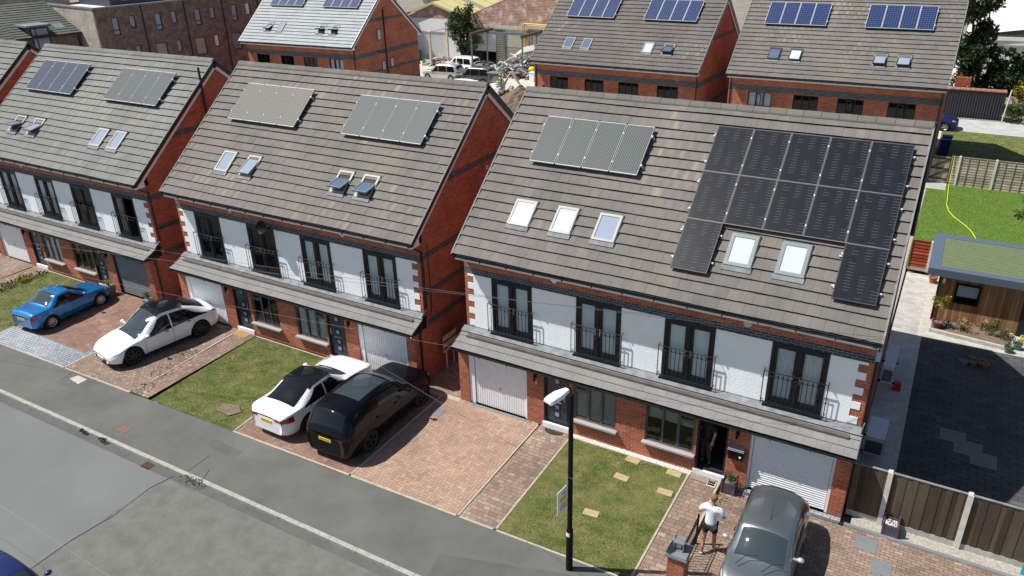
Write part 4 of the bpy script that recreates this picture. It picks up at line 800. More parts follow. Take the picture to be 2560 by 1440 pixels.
# garden room
t = thing('garden_room', 'timber clad garden room with flat green ribbed roof and blue-grey trim', 'garden building', (13.28, 12.6, 0)); m = MB(); r = random.Random(9); W_r, D_r = 7.0, 3.2
n = 58
for i in range(n):
    a, b = i*W_r/n, (i+1)*W_r/n
    for c_, d in (((0, .03), ) if not (.55 < (a+b)/2 < 1.38) else ()): m.box(a+.004, b-.004, c_, d, .04, 2.02, tint=r.random())
    if .55 < (a+b)/2 < 1.38: m.box(a+.004, b-.004, 0, .03, .04, .9, tint=r.random()); m.box(a+.004, b-.004, 0, .03, 1.72, 2.02, tint=r.random())
for i in range(26): a, b = i*D_r/26, (i+1)*D_r/26; m.box(0, .03, a+.031, b+.027, .04, 2.02, tint=r.random())
m.box(.031, W_r, .031, D_r, .0, .03); m.build('wall', 'timber_brown', t)
m = MB(); m.box(.04, .54, .04, .06, .03, 2.0); m.box(1.4, W_r, .04, .06, .03, 2.0); m.box(.04, W_r, D_r-.05, D_r, .03, 2.0); m.build('lining', 'black_plastic', t)
m = MB(); m.box(-.5, W_r+.5, -.42, 3.55, 2.02, 2.27); m.box(-.5, -.12, -.42, 3.55, 2.27, 2.31); m.box(-.1201, W_r, -.42, -.06, 2.27, 2.31); m.box(-.1201, W_r, 3.1, 3.55, 2.27, 2.31); rf_ = m.build('roof', 'roof_trim', t)
m = MB(); n = 13
for i in range(n):
    y0, y1 = -.06+i*3.16/n, -.06+(i+1)*3.16/n
    for (ya, za), (yb, zb) in zip(((y0, 2.275), (y0+.05, 2.275), (y0+.06, 2.3), (y1-.012, 2.3), (y1, 2.275)), ((y0+.05, 2.275), (y0+.06, 2.3), (y1-.012, 2.3), (y1, 2.275))): m.face([(-.12, ya, za), (W_r, ya, za), (W_r, yb, zb), (-.12, yb, zb)])
m.build('ribbed_sheet', 'green_roof', rf_)
m = MB(); frame_box(m, .55, 1.38, .9, 1.72, -.04, .06, .07); w_ = m.build('window', 'black_metal', t); m = MB(); m.face([(.62, .0, .97), (1.31, .0, .97), (1.31, .0, 1.65), (.62, .0, 1.65)]); m.build('glass', 'glass', w_); m = MB(); m.box(.62, 1.31, .05, .06, 1.17, 1.65); m.build('blind', 'blind', w_)
m = MB(); m.box(.09, .13, -.1, -.001, 1.72, 1.76); m.tube([(.11, -.1, 1.66), (.11, -.1, 1.86)], .045, 10); m.build('wall_lamp', 'white_paint', t); m = MB(); m.box(2.8, 3.6, -.03, -.001, .05, 1.95); m.build('door', 'frame_dark', t); m = MB(); m.tube([(-.03, -.05, 2.05), (-.03, -.05, .05)], .035, 8); m.build('downpipe', 'black_plastic', t)
# planting bed
m = MB(); P_ = [(13.25, 11.5), (15.85, 11.18), (16.1, 11.55), (16.0, 12.5), (13.3, 12.5)]
for a, b in zip(P_[:3], P_[1:4]):
    d = Vector((b[0]-a[0], b[1]-a[1], 0)).normalized(); nn = Vector((-d.y, d.x, 0))*.06; A_, B_ = Vector((*a, 0)), Vector((*b, 0)); m.prism([A_, B_, B_+nn*2, A_+nn*2], (0, 0, .14))
tag(m.build('bed_edging', 'concrete'), 'low concrete edging of the bed along the garden room', 'edging'); poly('bed_soil', [(13.3, 11.62), (15.9, 11.3), (15.95, 12.55), (13.3, 12.55)], .1, 'soil')
def shrub(name, label, cat, x, y, h, R_, n, mt, seed, leaf=.06, z=0, grp=None, stems=5):
    t = thing(name, label, cat, (x, y, z), group=grp); m = MB(); r = random.Random(seed); ce = [(r.gauss(0, R_*.4), r.gauss(0, R_*.4), h*r.uniform(.45, .95), R_*r.uniform(.3, .55)) for _ in range(7)]
    for _ in range(n):
        c_ = r.choice(ce); d0 = Vector((r.gauss(0, 1), r.gauss(0, 1), r.gauss(0, 1))).normalized()*c_[3]*r.uniform(.5, 1); p = Vector(c_[:3])+d0; s = leaf*r.uniform(.6, 1.3); d = (d0.normalized()+Vector((r.gauss(0, .5), r.gauss(0, .5), r.gauss(0, .5)))).normalized(); u = d.cross(Vector((r.random(), r.random(), r.random()+.1))).normalized()
        m.face([p, p+u*s*.4+d*s*.5, p+d*s, p-u*s*.4+d*s*.5], 0, min(1, max(0, r.gauss(.4, .22)+.3*d.z)))
    m.build('foliage', mt, t); m = MB()
    for _ in range(stems): c_ = r.choice(ce); m.tube([(0, 0, 0), (c_[0]*.5, c_[1]*.5, c_[2]*.5), c_[:3]], [.012, .008, .004], 4)
    m.build('stem', 'bark', t); return t
for k_, a in enumerate((('small green plant beside the plum pot in the bed', 13.84, 11.95, .25, .2, 160, 'leaf'), ('straw coloured dry grass in the middle of the bed', 14.4, 11.95, .4, .35, 420, 'leaf_dry'), ('tall green bushy plant right of the dry grass', 15.25, 12.0, .5, .26, 380, 'leaf'), ('low grey-green mound at the right end of the bed', 15.72, 11.85, .25, .28, 300, 'leaf'), ('wispy dry stalks against the timber wall', 14.95, 12.3, .45, .2, 160, 'leaf_dry'))): shrub('bed_plant', a[0], 'plant', a[1], a[2], a[3], a[4], a[5], a[6], 60+k_, .06, .1, 'plants in the bed')
def pot(name, label, x, y, R_, h, mt, z=0, grp='plant pots', plant=None, seed=1):
    t = thing(name, label, 'plant pot', (x, y, z), group=grp); m = MB(); m.lathe([(0, .0), (R_*.72, 0), (R_*.98, h*.85), (R_*1.08, h*.85), (R_*1.08, h), (R_*.9, h), (R_*.85, h*.8), (0, h*.8)], (0, 0, 0), 16); m.build('pot', mt, t); m = MB(); m.lathe([(0, h*.82), (R_*.86, h*.82)], (0, 0, 0), 12); m.build('soil', 'soil', t)
    return t
pot('plant_pot', 'round plum coloured pot holding the little bay tree', 13.5, 11.85, .2, .26, 'pot_plum', .1); pot('plant_pot', 'red glazed pot on the pale strip beside the garden room', 13.08, 16.3, .17, .28, 'terracotta'); pot('plant_pot', 'round green pot in front of the bed', 15.83, 11.1, .13, .22, 'pot_green'); pot('plant_pot', 'blue-green pot at the right end of the bed', 16.12, 11.5, .14, .24, 'pot_green'); pot('plant_pot', 'yellow pot near the garden room door', 16.36, 12.1, .16, .26, 'pot_yellow')
for k_, (x, y, R_, mt, lb) in enumerate(((14.46, 9.45, .13, 'slate_grey', 'small dark pot in the shaded yard, apart at the left'), (14.75, 9.5, .13, 'soil', 'brown pot in the shaded yard, front one of the group'), (14.76, 9.85, .13, 'soil', 'brown pot in the shaded yard, back one of the group'), (15.08, 9.62, .2, 'terracotta', 'wide terracotta bowl in the shaded yard'))): pot('plant_pot', lb, x, y, R_, .18, mt, grp='pots in the shaded yard')
clump('pot_plant', 'green plant in the pot in front of the bed', 'plant', 15.83, 11.1, .14, .18, 70, 'leaf', 91, .06, .18); clump('pot_plant', 'blue-green plant in the pot at the right end of the bed', 'plant', 16.12, 11.5, .15, .2, 80, 'leaf', 92, .06, .2); clump('pot_plant', 'plant lying in the wide terracotta bowl', 'plant', 15.08, 9.62, .18, .1, 60, 'leaf_dry', 93, .07, .15)
t = thing('bay_tree', 'little bay tree with yellow-green leaves in the plum pot', 'small tree', (13.5, 11.85, .3)); m = MB(); r = random.Random(4); m.tube([(0, 0, 0), (.01, 0, .3), (-.02, .0, .62)], [.014, .011, .007], 5); m.build('trunk', 'bark', t); m = MB()
for _ in range(420):
    c_ = ((0, 0, .85, .2), (-.2, .05, .75, .1), (.08, .05, 1.0, .15), (.12, 0, .68, .12), (-.3, .05, .95, .07))[r.choice((0, 0, 0, 1, 2, 2, 3, 4))]; d = Vector((r.gauss(0, 1), r.gauss(0, 1), r.gauss(0, 1))).normalized(); p = Vector(c_[:3])+d*c_[3]*r.uniform(.3, 1); s = .075*r.uniform(.6, 1.2); u = d.cross(Vector((r.random(), r.random(), 1))).normalized(); m.face([p, p+u*s*.35+d*s*.5, p+d*s, p-u*s*.35+d*s*.5], 0, r.uniform(.0, .5))
m.build('crown', 'leaf_yellow', t)
# air conditioning units on the side of the near house
for k_, (y0, y1, z0, z1, x1, lb) in enumerate(((5.3, 6.9, .95, 1.55, 12.45, 'white air conditioning unit with black grille on the side wall, further back'), (2.1, 3.2, .35, .95, 12.62, 'white air conditioning unit with rounded casing on the side wall, nearer the fence'))):
    t = thing('air_conditioner', lb, 'air conditioner', (12.02, y0, z0), group='air conditioners'); m = MB(); m.box(.1, x1-12.02, 0, y1-y0, .0, z1-z0); m.build('casing', 'ac_white', t); m = MB()
    for i in range(12): m.box(.12+.0, x1-12.05, -.012, -.001, .06+i*.035, .08+i*.035)
    for i in range(10): m.box(x1-12.019, x1-12.008, .1, (y1-y0)*.55, .08+i*.045, .095+i*.045)
    m.build('grille', 'ac_dark', t); m = MB(); m.box(.0, .5, .1, .14, -.06, -.001); m.box(0, .5, y1-y0-.14, y1-y0-.1, -.06, -.001); m.build('bracket', 'black_metal', t)
t = thing('petrol_can', 'red plastic can on the dark paving beside the air conditioner', 'can', (12.62, 6.65, .01)); m = MB(); m.box(-.12, .12, -.09, .09, 0, .24); m.box(-.1, .1, -.07, .07, .24, .28); m.build('body', 'red_plastic', t); m = MB(); m.tube([(-.08, 0, .28), (-.06, 0, .34), (.05, 0, .34), (.07, 0, .28)], .015, 6); m.build('handle', 'red_plastic', t)
def planter(label, x, y, seed):
    t = thing('planter', label, 'planter', (x, y, 0), group='purple wooden planters'); m = MB(); r = random.Random(seed); s = .17
    for sx in (-1, 1):
        for i in range(5): a = -s+i*2*s/5; m.box(a+.003, a+2*s/5-.003, sx*s-.012, sx*s+.012, .05, .36, tint=.5); m.box(sx*s-.012, sx*s+.012, a+.003, a+2*s/5-.003, .05, .36, tint=.5)
    m.box(-s, s, -s, s, .05, .07); m.build('box', 'planter_purple', t)
    for sx in (-1, 1):
        for sy in (-1, 1): m = MB(); m.box(sx*s-.025, sx*s+.025, sy*s-.025, sy*s+.025, 0, .42); m.ball((sx*s, sy*s, .45), .028, 8, 5); m.build('corner_post', 'planter_purple', t)
    m = MB(); m.box(-s+.01, s-.01, -s+.01, s-.01, .25, .3); m.build('soil', 'soil', t); return t
planter('purple wooden planter beside the open front door', 9.1, -.92, 1); planter('purple wooden planter with pebbles at the foot of the board fence', 13.17, -.58, 2)
shrub('planter_plant', 'straggly green plant in the planter beside the front door', 'plant', 9.1, -.92, .32, .16, 170, 'leaf', 71, .05, .28); m = MB(); r = random.Random(4)
for i in range(60): m.ball((13.17+r.uniform(-.13, .13), -.58+r.uniform(-.13, .13), .32), (.02, .018, .014), 5, 3)
stuff(m.build('planter_pebbles', 'gravel_white'), 'pale pebbles inside the planter by the fence', 'pebbles')
clump('trailing_flowers', 'yellow trailing weeds along the path edging in front of the planter', 'plant', 8.95, -1.45, .22, .08, 120, 'leaf_yellow', 31, .045, sq=1.8)
# doormats, boot scraper, steps
mat_half(3.56, -.74, .32, .22, 'doormat', 'black half-round mat at the door left of the patchy lawn', 'rubber_mat'); 
m = MB(); m.box(-10.5, -9.8, -1.05, -.72, .01, .025); tag(m.build('doormat', 'coir'), 'brown coir mat at the door beside the white electric car', 'doormat')
m = MB(); m.box(8.0, 8.5, -.95, -.7, .01, .03); tag(m.build('doormat', 'faded_mat'), 'faded mat at the open front door', 'doormat')
t = tag(bpy.data.objects.new('boot_scraper', None), 'pale metal boot scraper with black brushes beside the open front door', 'boot scraper'); C.objects.link(t); t.location = (8.62, -.95, .03); m = MB(); m.box(-.12, .12, -.11, .11, 0, .03); m.build('tray', 'concrete_post', t); m = MB(); [m.box(-.1+.052*i, -.07+.052*i, y, y+.07, .03, .06) for i in range(4) for y in (-.085, .02)]; m.build('brush', 'cloth_black', t)
def step(x0, x1, y0, y1, label):
    t = thing('doorstep', label, 'step', (x0, y0, 0), group='doorsteps'); w, d = x1-x0, y1-y0; m = MB(); m.box(0, w, 0, d, 0, .13); m.build('slab', 'concrete', t); m = MB(); m.box(-.05, 0, -.05, d, 0, .15); m.box(0, w, -.05, 0, 0, .15); m.build('kerb', 'edging', t)
step(-5.72, -4.72, -1.25, -.74, 'grey step behind the white saloon under the dark door'); mat_half(-5.2, -.78, .4, .3, 'doormat', 'black half-round mat on the step behind the white saloon', 'rubber_mat', .135)
step(-19.4, -18.5, -1.25, -.74, 'grey step in front of the blue car bonnet'); mat_half(-18.95, -.78, .36, .28, 'doormat', 'black half-round mat on the step by the blue car', 'rubber_mat', .135)
for x, y, R_, h, lb, mt, lbp in ((-18.15, -.98, .2, .42, 'dark square-cut tall pot between the step and the dark garage', 'leaf_yellow', 'orange flowering ball plant by the blue car'), (-15.62, -.92, .17, .32, 'dark pot at the right side of the dark garage door', 'leaf', 'green ball shrub in the pot right of the dark garage')):
    t = thing('planter', lb, 'planter', (x, y, 0), group='dark planters by the garage'); m = MB(); m.prism([(-R_, -R_, h), (R_, -R_, h), (R_, R_, h), (-R_, R_, h)], (0, 0, .01)); 
    for a in range(4):
        Q = Matrix.Rotation(a*math.pi/2, 4, 'Z'); m.face([Q @ Vector(p) for p in ((-R_*.75, -R_*.75, 0), (R_*.75, -R_*.75, 0), (R_, -R_, h), (-R_, -R_, h))])
    m.build('pot', 'slate_grey', t); shrub('ball_shrub', lbp, 'plant', x, y, .3, .22, 420, mt, int(h*100), .045, h, 'ball shrubs in the dark planters', 4)
clump('border_plants', 'row of straggly plants along the left edge of the lawn by the blue car', 'plants', -23.1, -2.6, .35, .3, 700, 'leaf', 37, .07, sq=5.)['kind'] = 'stuff'; clump('border_shrub', 'yellow-green shrub in the border left of the lawn', 'plant', -23.05, -2.0, .3, .35, 260, 'leaf_yellow', 38, .07)
# gate pier, lantern, railing, and the sign boards in the gap
t = thing('brick_pier', 'square brick pier with a grey stone cap at the right drive', 'brick pier', (8.95, -4.92, 0)); m = MB(); m.box(-.2, .2, -.22, .22, 0, 1.12); m.build('shaft', 'brick', t); m = MB(); m.box(-.26, .26, -.28, .28, 1.12, 1.17); m.box(-.24, .24, -.26, .26, 1.17, 1.2); m.build('cap', 'slate_grey', t)
t = thing('lantern', 'grey box lantern on top of the brick pier', 'lantern', (8.93, -4.88, 1.2), .1); m = MB(); s = .11
for sx in (-1, 1):
    for sy in (-1, 1): m.box(sx*s-.014, sx*s+.014, sy*s-.014, sy*s+.014, 0, .22)
m.box(-.125, .125, -.125, .125, .22, .245); m.box(-.125, .125, -.125, .125, 0, .02); m.build('housing', 'slate_grey', t); m = MB(); m.box(-.05, .05, -.05, .05, .03, .17); m.build('lamp', 'glass_lamp' if 'glass_lamp' in MAT else 'cream', t)
t = thing('metal_railing', 'low black metal railing between the brick path and the right drive', 'railing', (8.93, -4.68, 0)); m = MB(); L_ = 1.35
m.tube([(0, 0, .9), (0, L_, .9)], .014, 6); m.tube([(0, 0, .78), (0, L_, .78)], .01, 6); m.tube([(0, 0, .1), (0, L_, .1)], .012, 6); m.build('rail', 'black_metal', t); m = MB()
for i in range(15): m.tube([(0, i*L_/14, .04), (0, i*L_/14, .9)], .008, 5)
m.build('bars', 'black_metal', t)
for p in (0, L_): m = MB(); m.box(-.022, .022, p-.022, p+.022, 0, .98); m.build('post', 'black_metal', t)

for k_, (y, lb) in enumerate(((.62, 'pale sign board on posts leaning in the gap, nearer one'), (1.06, 'pale sign board on posts leaning in the gap, further one'))):
    t = thing('sign_board', lb, 'sign board', (-1.5, y, 0), .04, 'sign boards in the gap'); m = MB(); m.box(0, .02, 0, .4, .72, 1.36); m.build('board', 'cream', t); m = MB(); m.box(.021, .04, .0, .4, .85, .9); m.box(.021, .04, 0, .4, 1.12, 1.17); m.build('batten', 'timber_dark', t); m = MB(); m.box(-.03, -.001, .18, .23, 0, 1.3); m.build('post', 'concrete_post', t)
# wheelie bins
for k_, (x, y, lb, mt) in enumerate(((12.35, 38.6, 'blue wheelie bin behind the house, further one', 'blue_plastic'), (12.3, 37.6, 'blue wheelie bin behind the house, nearer one', 'blue_plastic'))):
    t = thing('wheelie_bin', lb, 'wheelie bin', (x, y, 0), group='blue wheelie bins'); m = MB(); h = 1.0
    for a in range(4): Q = Matrix.Rotation(a*math.pi/2, 4, 'Z'); m.face([Q @ Vector(p) for p in ((-.22, -.22, .06), (.22, -.22, .06), (.29, -.29, h), (-.29, -.29, h))])
    m.build('body', mt, t); m = MB(); m.prism([(-.31, -.33, h), (.31, -.33, h), (.31, .31, h), (-.31, .31, h)], (0, 0, .05)); m.tube([(-.25, .34, h), (.25, .34, h)], .02, 6); m.build('lid', mt, t); 
    for s in (-1, 1): m = MB(); m.lathe([(0, -.03), (.1, -.03), (.1, .03), (0, .03)], (s*.22, .22, .1), 10, 'x'); m.build('wheel', 'tyre', t)
# street lamp with notice
t = thing('street_lamp', 'black street lamp post with a white lantern head', 'street lamp', (6.46, -5.62, 0)); m = MB(); m.lathe([(.085, 0), (.085, 1.25), (.062, 1.32), (.055, 5.1), (.045, 5.12), (0, 5.14)], (0, 0, 0), 16); m.build('column', 'black_metal', t)
m = MB(); m.tube([(-.005, 0, 5.0), (-.005, -.01, 5.25), (-.01, -.06, 5.33), (-.03, -.15, 5.31)], .02, 8); m.build('arm', 'black_metal', t)
m = MB(); d = Vector((-.34, -.94, -.08)).normalized(); u = Vector((.94, -.34, 0)).normalized(); o = Vector((-.03, -.13, 5.3)); N_ = 12; rows = []
for i in range(N_+1):
    q = i/N_; w = .06+.085*min(1, q*2.2) if q < .9 else .145-.25*(q-.9); h = .045+.02*math.sin(q*3.1); c_ = o+d*(.6*q); rows.append([c_-u*w-Vector((0, 0, .02)), c_-u*w*.8+Vector((0, 0, h)), c_+u*w*.8+Vector((0, 0, h)), c_+u*w-Vector((0, 0, .02))])
for a, b in zip(rows, rows[1:]):
    for k_ in range(4): m.face([a[k_], a[(k_+1) % 4], b[(k_+1) % 4], b[k_]], 0, sm=k_ < 3)
m.face(rows[0]); m.face(rows[-1][::-1]); m.build('lantern', 'white_paint', t); m = MB(); m.tube([(-.08, 0, 4.7), (-.02, 0, 4.7)], .025, 6); m.box(-.09, -.055, -.02, .02, 4.4, 4.95); m.build('bracket', 'black_metal', t)
m = MB(); m.lathe([(.0872, 1.1), (.0872, 1.22)], (0, 0, 0), 12, a0=3.6, a1=5.2); m.build('sticker', 'white_paint', t)
t = thing('notice', 'white notice board with a yellow band strapped to the street lamp post', 'notice', (6.40, -5.70, 2.0), math.radians(-97)); m = MB(); m.box(0, .38, -.006, .006, 0, .66); m.build('board', 'white_paint', t); m = MB(); m.box(.02, .28, .0062, .009, .3, .42); m.box(.02, .28, -.009, -.0062, .3, .42); m.build('yellow_band', 'plate_yellow', t); m = MB()
for i in range(4): m.box(.04, .26, .0062, .008, .06+i*.05, .08+i*.05); m.box(.04, .26, -.008, -.0062, .06+i*.05, .08+i*.05)
m.box(.04, .2, .0062, .008, .5, .54); m.box(.04, .2, -.008, -.0062, .5, .54); m.build('lettering', 'slate_grey', t)
# overhead wires
def wire(a, b, sag, label, mt='wire', r=.005):
    m = MB(); a, b = Vector(a), Vector(b); n = 24; m.tube([a.lerp(b, i/n)-Vector((0, 0, sag*4*(i/n)*(1-i/n))) for i in range(n+1)], r, 4, caps=False); tag(m.build('overhead_wire', mt), label, 'wire', 'overhead telephone wires')
wire((12.08, -.45, 5.42), (-40, -13, 6.6), .5, 'upper telephone wire running from the near house gutter corner to the left'); wire((12.08, -.45, 5.3), (-40, -9, 6.2), .8, 'lower telephone wire running from the near house gutter corner to the left')
wire((-.1, -.88, 2.15), (-45, -10.5, 5.8), .5, 'wire from the canopy corner in the gap going left over the drives', 'wire_pale', .0028); wire((8.2, -14, 5.2), (-50, -11.5, 6.4), .9, 'pale wire crossing above the pavement and the road', 'wire_pale', .0028); wire((12.0, -9, 5.0), (2, -6.8, 5.3), .1, 'dark wire crossing in front of the street lamp')
# ---------------------------------------------------------------- cars
def curve(K):
    """monotone cubic through (s, value) knots"""
    xs = [k[0] for k in K]; ys = [k[1] for k in K]; n = len(K); d = [(ys[i+1]-ys[i])/(xs[i+1]-xs[i]) for i in range(n-1)]; t = [d[0]]+[0 if d[i-1]*d[i] <= 0 else 2*d[i-1]*d[i]/(d[i-1]+d[i]) for i in range(1, n-1)]+[d[-1]]
    def f(x):
        if x <= xs[0]: return ys[0]
        if x >= xs[-1]: return ys[-1]
        i = max(j for j in range(n-1) if xs[j] <= x); h = xs[i+1]-xs[i]; u = (x-xs[i])/h
        return (1+2*u)*(1-u)**2*ys[i]+u*(1-u)**2*h*t[i]+u*u*(3-2*u)*ys[i+1]+u*u*(u-1)*h*t[i+1]
    return f
def car(label, x, y, heading, S, grp='cars parked on the drives', cat='car', nst=None):
    """S: spec in metres. local +X is forward, s runs from nose (0) to tail (L)"""
    L_, Wd, Hh = S['L'], S['W'], S['H']; t = thing('parked_car', label, cat, (x, y, S.get('z', 0)), math.radians(heading), grp)
    deck, roof = curve(S['deck']), curve(S['roof']); zb0 = .17; hwm = Wd/2; cw0, cw1, rw0, rw1 = S['ws'][0], S['ws'][1], S['rs'][0], S['rs'][1]; rwid = S.get('rw', .70)
    fa, ra_, wr, ar = S['fa'], S['ra'], S.get('wr', .31), S.get('wr', .31)+.045
    def hw(s):
        r = S.get('nr', .55); a = max(0, (r-s)/r); b = max(0, (r*.8-(L_-s))/(r*.8)); return hwm*(1-.30*a**2.2-.20*b**2.4)
    def zbot(s): return zb0+.10*max(0, (.5-s)/.5)**2+.10*max(0, (.5-(L_-s))/.5)**2
    ss = sorted({*[L_*i/78 for i in range(79)], .015, .05, L_-.015, L_-.05, cw0, cw1, rw0, rw1, fa, ra_})
    nS, nB, nT = 12, 6, 7; rows = []
    for s in ss:
        w, zd, zr, zb = hw(s), deck(s), roof(s), zbot(s); tt = min(1, max(0, (zr-zd)/(Hh-S['belt']))); e = 1-.06*(1 if s < .016 or s > L_-.016 else .35 if s < .06 or s > L_-.06 else 0); w *= e; pts = [(0, zb), (w*.8, zb)]
        for k in range(nS+1):
            q = k/nS; z = zb+.02+(zd-.03-zb-.02)*q; yy = w*(.93+.075*math.sin(math.pi*min(1, q*1.25)*.8)-.05*max(0, q-.72)/.28-.035*(1-q)**3); pts.append((yy, z))
        ys_, zs_ = pts[-1]; ye = (1-tt)*ys_*.93+tt*hwm*rwid*(1 if s < L_*.75 else 1-.10*(s-L_*.75)/(L_*.25)); ze = (1-tt)*(zd+.0)+tt*(zr-.055); ze = max(ze, zs_+.012)
        for k in range(1, nB+1): q = k/nB; bow = .03*math.sin(math.pi*q)*tt; pts.append((ys_+(ye-ys_)*q+bow, zs_+(ze-zs_)*q))
        for k in range(1, nT+1): q = k/nT; pts.append((ye*(1-q), ze+(max(zr, ze)-ze)*(1-(1-q)**2.2)))
        rows.append(pts)
    nP = len(rows[0]); iB = 2+nS; iT = iB+nB
    for ri, s in enumerate(ss):           # wheel arches: pull the side points out to the arch circle
        for c_ in (fa, ra_):
            for k in range(1, iB+1):
                yy, z = rows[ri][k]; dx, dz = s-c_, z-wr; d = math.hypot(dx, dz)
                if d < ar and k >= 2 and abs(dx) < ar: rows[ri][k] = (yy, wr+math.sqrt(max(0, ar*ar-dx*dx)))
    parts = {}
    def put(key, q): parts.setdefault(key, []).append(q)
    for i in range(len(ss)-1):
        sm_ = (ss[i]+ss[i+1])/2; a, b = rows[i], rows[i+1]
        for k in range(nP-1):
            za, zz = (a[k][1]+a[k+1][1]+b[k][1]+b[k+1][1])/4, None; yy = (a[k][0]+b[k][0])/2; key = 'body'
            gh = a[iT][1]-a[iB-1][1]
            if k >= 1 and k < iB-1 and any(abs(sm_-c_) < ar*.99 and za < wr+math.sqrt(max(0, ar*ar-(sm_-c_)**2))+.004 and max(a[k][1], a[k+1][1], b[k][1], b[k+1][1]) <= wr+math.sqrt(max(0, ar*ar-(sm_-c_)**2))+.03 for c_ in (fa, ra_)): continue
            if iB-1 <= k < iT-1 and gh > .16 and S['sw'][0] < sm_ < S['sw'][1]:
                lean = S['sw'][0]+(k-iB+1)/nB*S.get('lf', .45); leanr = S['sw'][1]-(k-iB+1)/nB*S.get('lr', .3)
                if lean < sm_ < leanr and not any(abs(sm_-p) < .035 for p in S.get('pillars', ())): key = 'side_window'
            elif k >= iT+(0 if S.get('wide') else 0) and k >= iT:
                if cw0+.05 < sm_ < cw1-(0 if S.get('roofglass') else .02) and k > iT: key = 'windscreen'
                elif rw0+(0 if S.get('roofglass') else .02) < sm_ < rw1-.05 and k > iT: key = 'rear_window'
                elif cw1 < sm_ < rw0 and k > iT-1 and S.get('roofglass'): key = 'glass_roof'
                elif cw1+S.get('sun', (9, 9))[0] < sm_ < cw1+S.get('sun', (9, 9))[1] and k > iT+1: key = 'sunroof'
            if k < 4 and key == 'body' and not S.get('nosill'): key = 'sill_trim' if k < 3 else 'body'
            if S.get('tl') and sm_ > L_-S['tl'][0] and S['tl'][1] < za < S['tl'][2] and k < iB+1 and yy > hwm*.5: key = 'tail_light'
            if S.get('hl') and sm_ < S['hl'][0] and S['hl'][1] < za < S['hl'][2] and k < iB+1 and yy > hwm*.4: key = 'headlight'
            for sd in (1, -1):
                P = lambda r_, si: (L_/2-ss[si], sd*r_[0], r_[1]); q = [P(a[k], i), P(b[k], i+1), P(b[k+1], i+1), P(a[k+1], i)]
                if sd > 0: q = q[::-1]
                put((key, sd) if key in ('side_window', 'tail_light', 'headlight') else (key, 0), q)
    for si, sg in ((0, 1), (len(ss)-1, -1)):       # closed nose and tail
        a = rows[si]; xx = L_/2-ss[si]
        for k in range(1, iB+1):
            y0, z0 = a[k]; y1, z1 = a[k+1]; N_ = 5
            for c_ in range(N_):
                f0, f1 = c_/N_, (c_+1)/N_; key = 'body'; zz = (z0+z1)/2
                if sg < 0 and S.get('tl') and S['tl'][1] < zz < S['tl'][2] and f0 >= S.get('tlf', .6): key = 'tail_light'
                if sg > 0 and S.get('hl') and S['hl'][1] < zz < S['hl'][2] and f0 >= .6: key = 'headlight'
                if sg > 0 and zz < .42 and f1 <= .81: key = 'grille'
                for sd in (1, -1):
                    q = [(xx, sd*y0*f0, z0), (xx, sd*y0*f1, z0), (xx, sd*y1*f1, z1), (xx, sd*y1*f0, z1)]; put((key, sd) if key in ('tail_light', 'headlight') else (key, 0), q if sd*sg > 0 else q[::-1])
    cm = {'body': S['paint'], 'x': 0, 'side_window': 'car_glass', 'windscreen': S.get('wsm', 'car_glass_clear'), 'rear_window': S.get('rwm', 'car_glass'), 'glass_roof': 'car_glass', 'sunroof': 'car_glass_clear', 'tail_light': S.get('tlm', 'tail_red'), 'headlight': 'head_lamp', 'grille': 'trim_black', 'sill_trim': S.get('sill', 'trim_black')}
    body = None
    for (key, sd), fs in parts.items():
        m = MB(); 
        for q in fs: m.face(q, 0, sm=True)
        o = m.build(key, cm[key], t, merge=True)
        if key in ('side_window', 'windscreen', 'rear_window', 'glass_roof', 'sunroof'): o.location.z = .002
    def surf(s, q):
        i = max(j for j in range(len(ss)-1) if ss[j] <= s+1e-9); u = (s-ss[i])/(ss[i+1]-ss[i]); kf = q*nB; k = min(nB-1, int(kf)); v = kf-k; g = lambda r_: ((1-v)*rows[r_][iB-1+k][0]+v*rows[r_][iB+k][0], (1-v)*rows[r_][iB-1+k][1]+v*rows[r_][iB+k][1]); a, b = g(i), g(i+1)
        return (1-u)*a[0]+u*b[0], (1-u)*a[1]+u*b[1]
    for base, sl, w0, w1 in ((S['sw'][0], S.get('lf', .45), -.09, .035), (S['sw'][1], -S.get('lr', .3), -.035, .09)):
        for sd in (1, -1):
            m = MB(); st = [(base+sl*q*1.0+w0, base+sl*q*1.0+w1, q) for q in [j/10 for j in range(0, 11)]]
            for A_, B_ in zip(st, st[1:]):
                q4 = []
                for s_, q in ((A_[0], A_[2]), (A_[1], A_[2]), (B_[1], B_[2]), (B_[0], B_[2])): yy, z = surf(min(max(s_, .02), L_-.02), q); q4.append((L_/2-s_, sd*(yy+.009), z+.004))
                m.face(q4 if sd < 0 else q4[::-1], 0, sm=True)
            m.build('pillar', S.get('pil', S['paint']), t, merge=True)
    lin = MB()
    for c_ in (fa, ra_):
        for sd in (1, -1):
            X = L_/2-c_; yw = hw(c_)*.99
            lin.lathe([(ar+.012, -.02), (ar+.012, -.34 if sd > 0 else .34-.0)] if sd > 0 else [(ar+.012, .02), (ar+.012, .34)], (X, sd*yw, wr), 20, 'y', a0=-.5, a1=math.pi+.5)
            lin.lathe([(0, -.34*sd), (ar+.012, -.34*sd)], (X, sd*yw, wr), 16, 'y')
    lin.build('arch_liner', 'tyre', t)
    lo = MB(); lo.box(-L_/2+.3, L_/2-.3, -hwm*.7, hwm*.7, .16, .22); lo.build('underbody', 'trim_black', t)
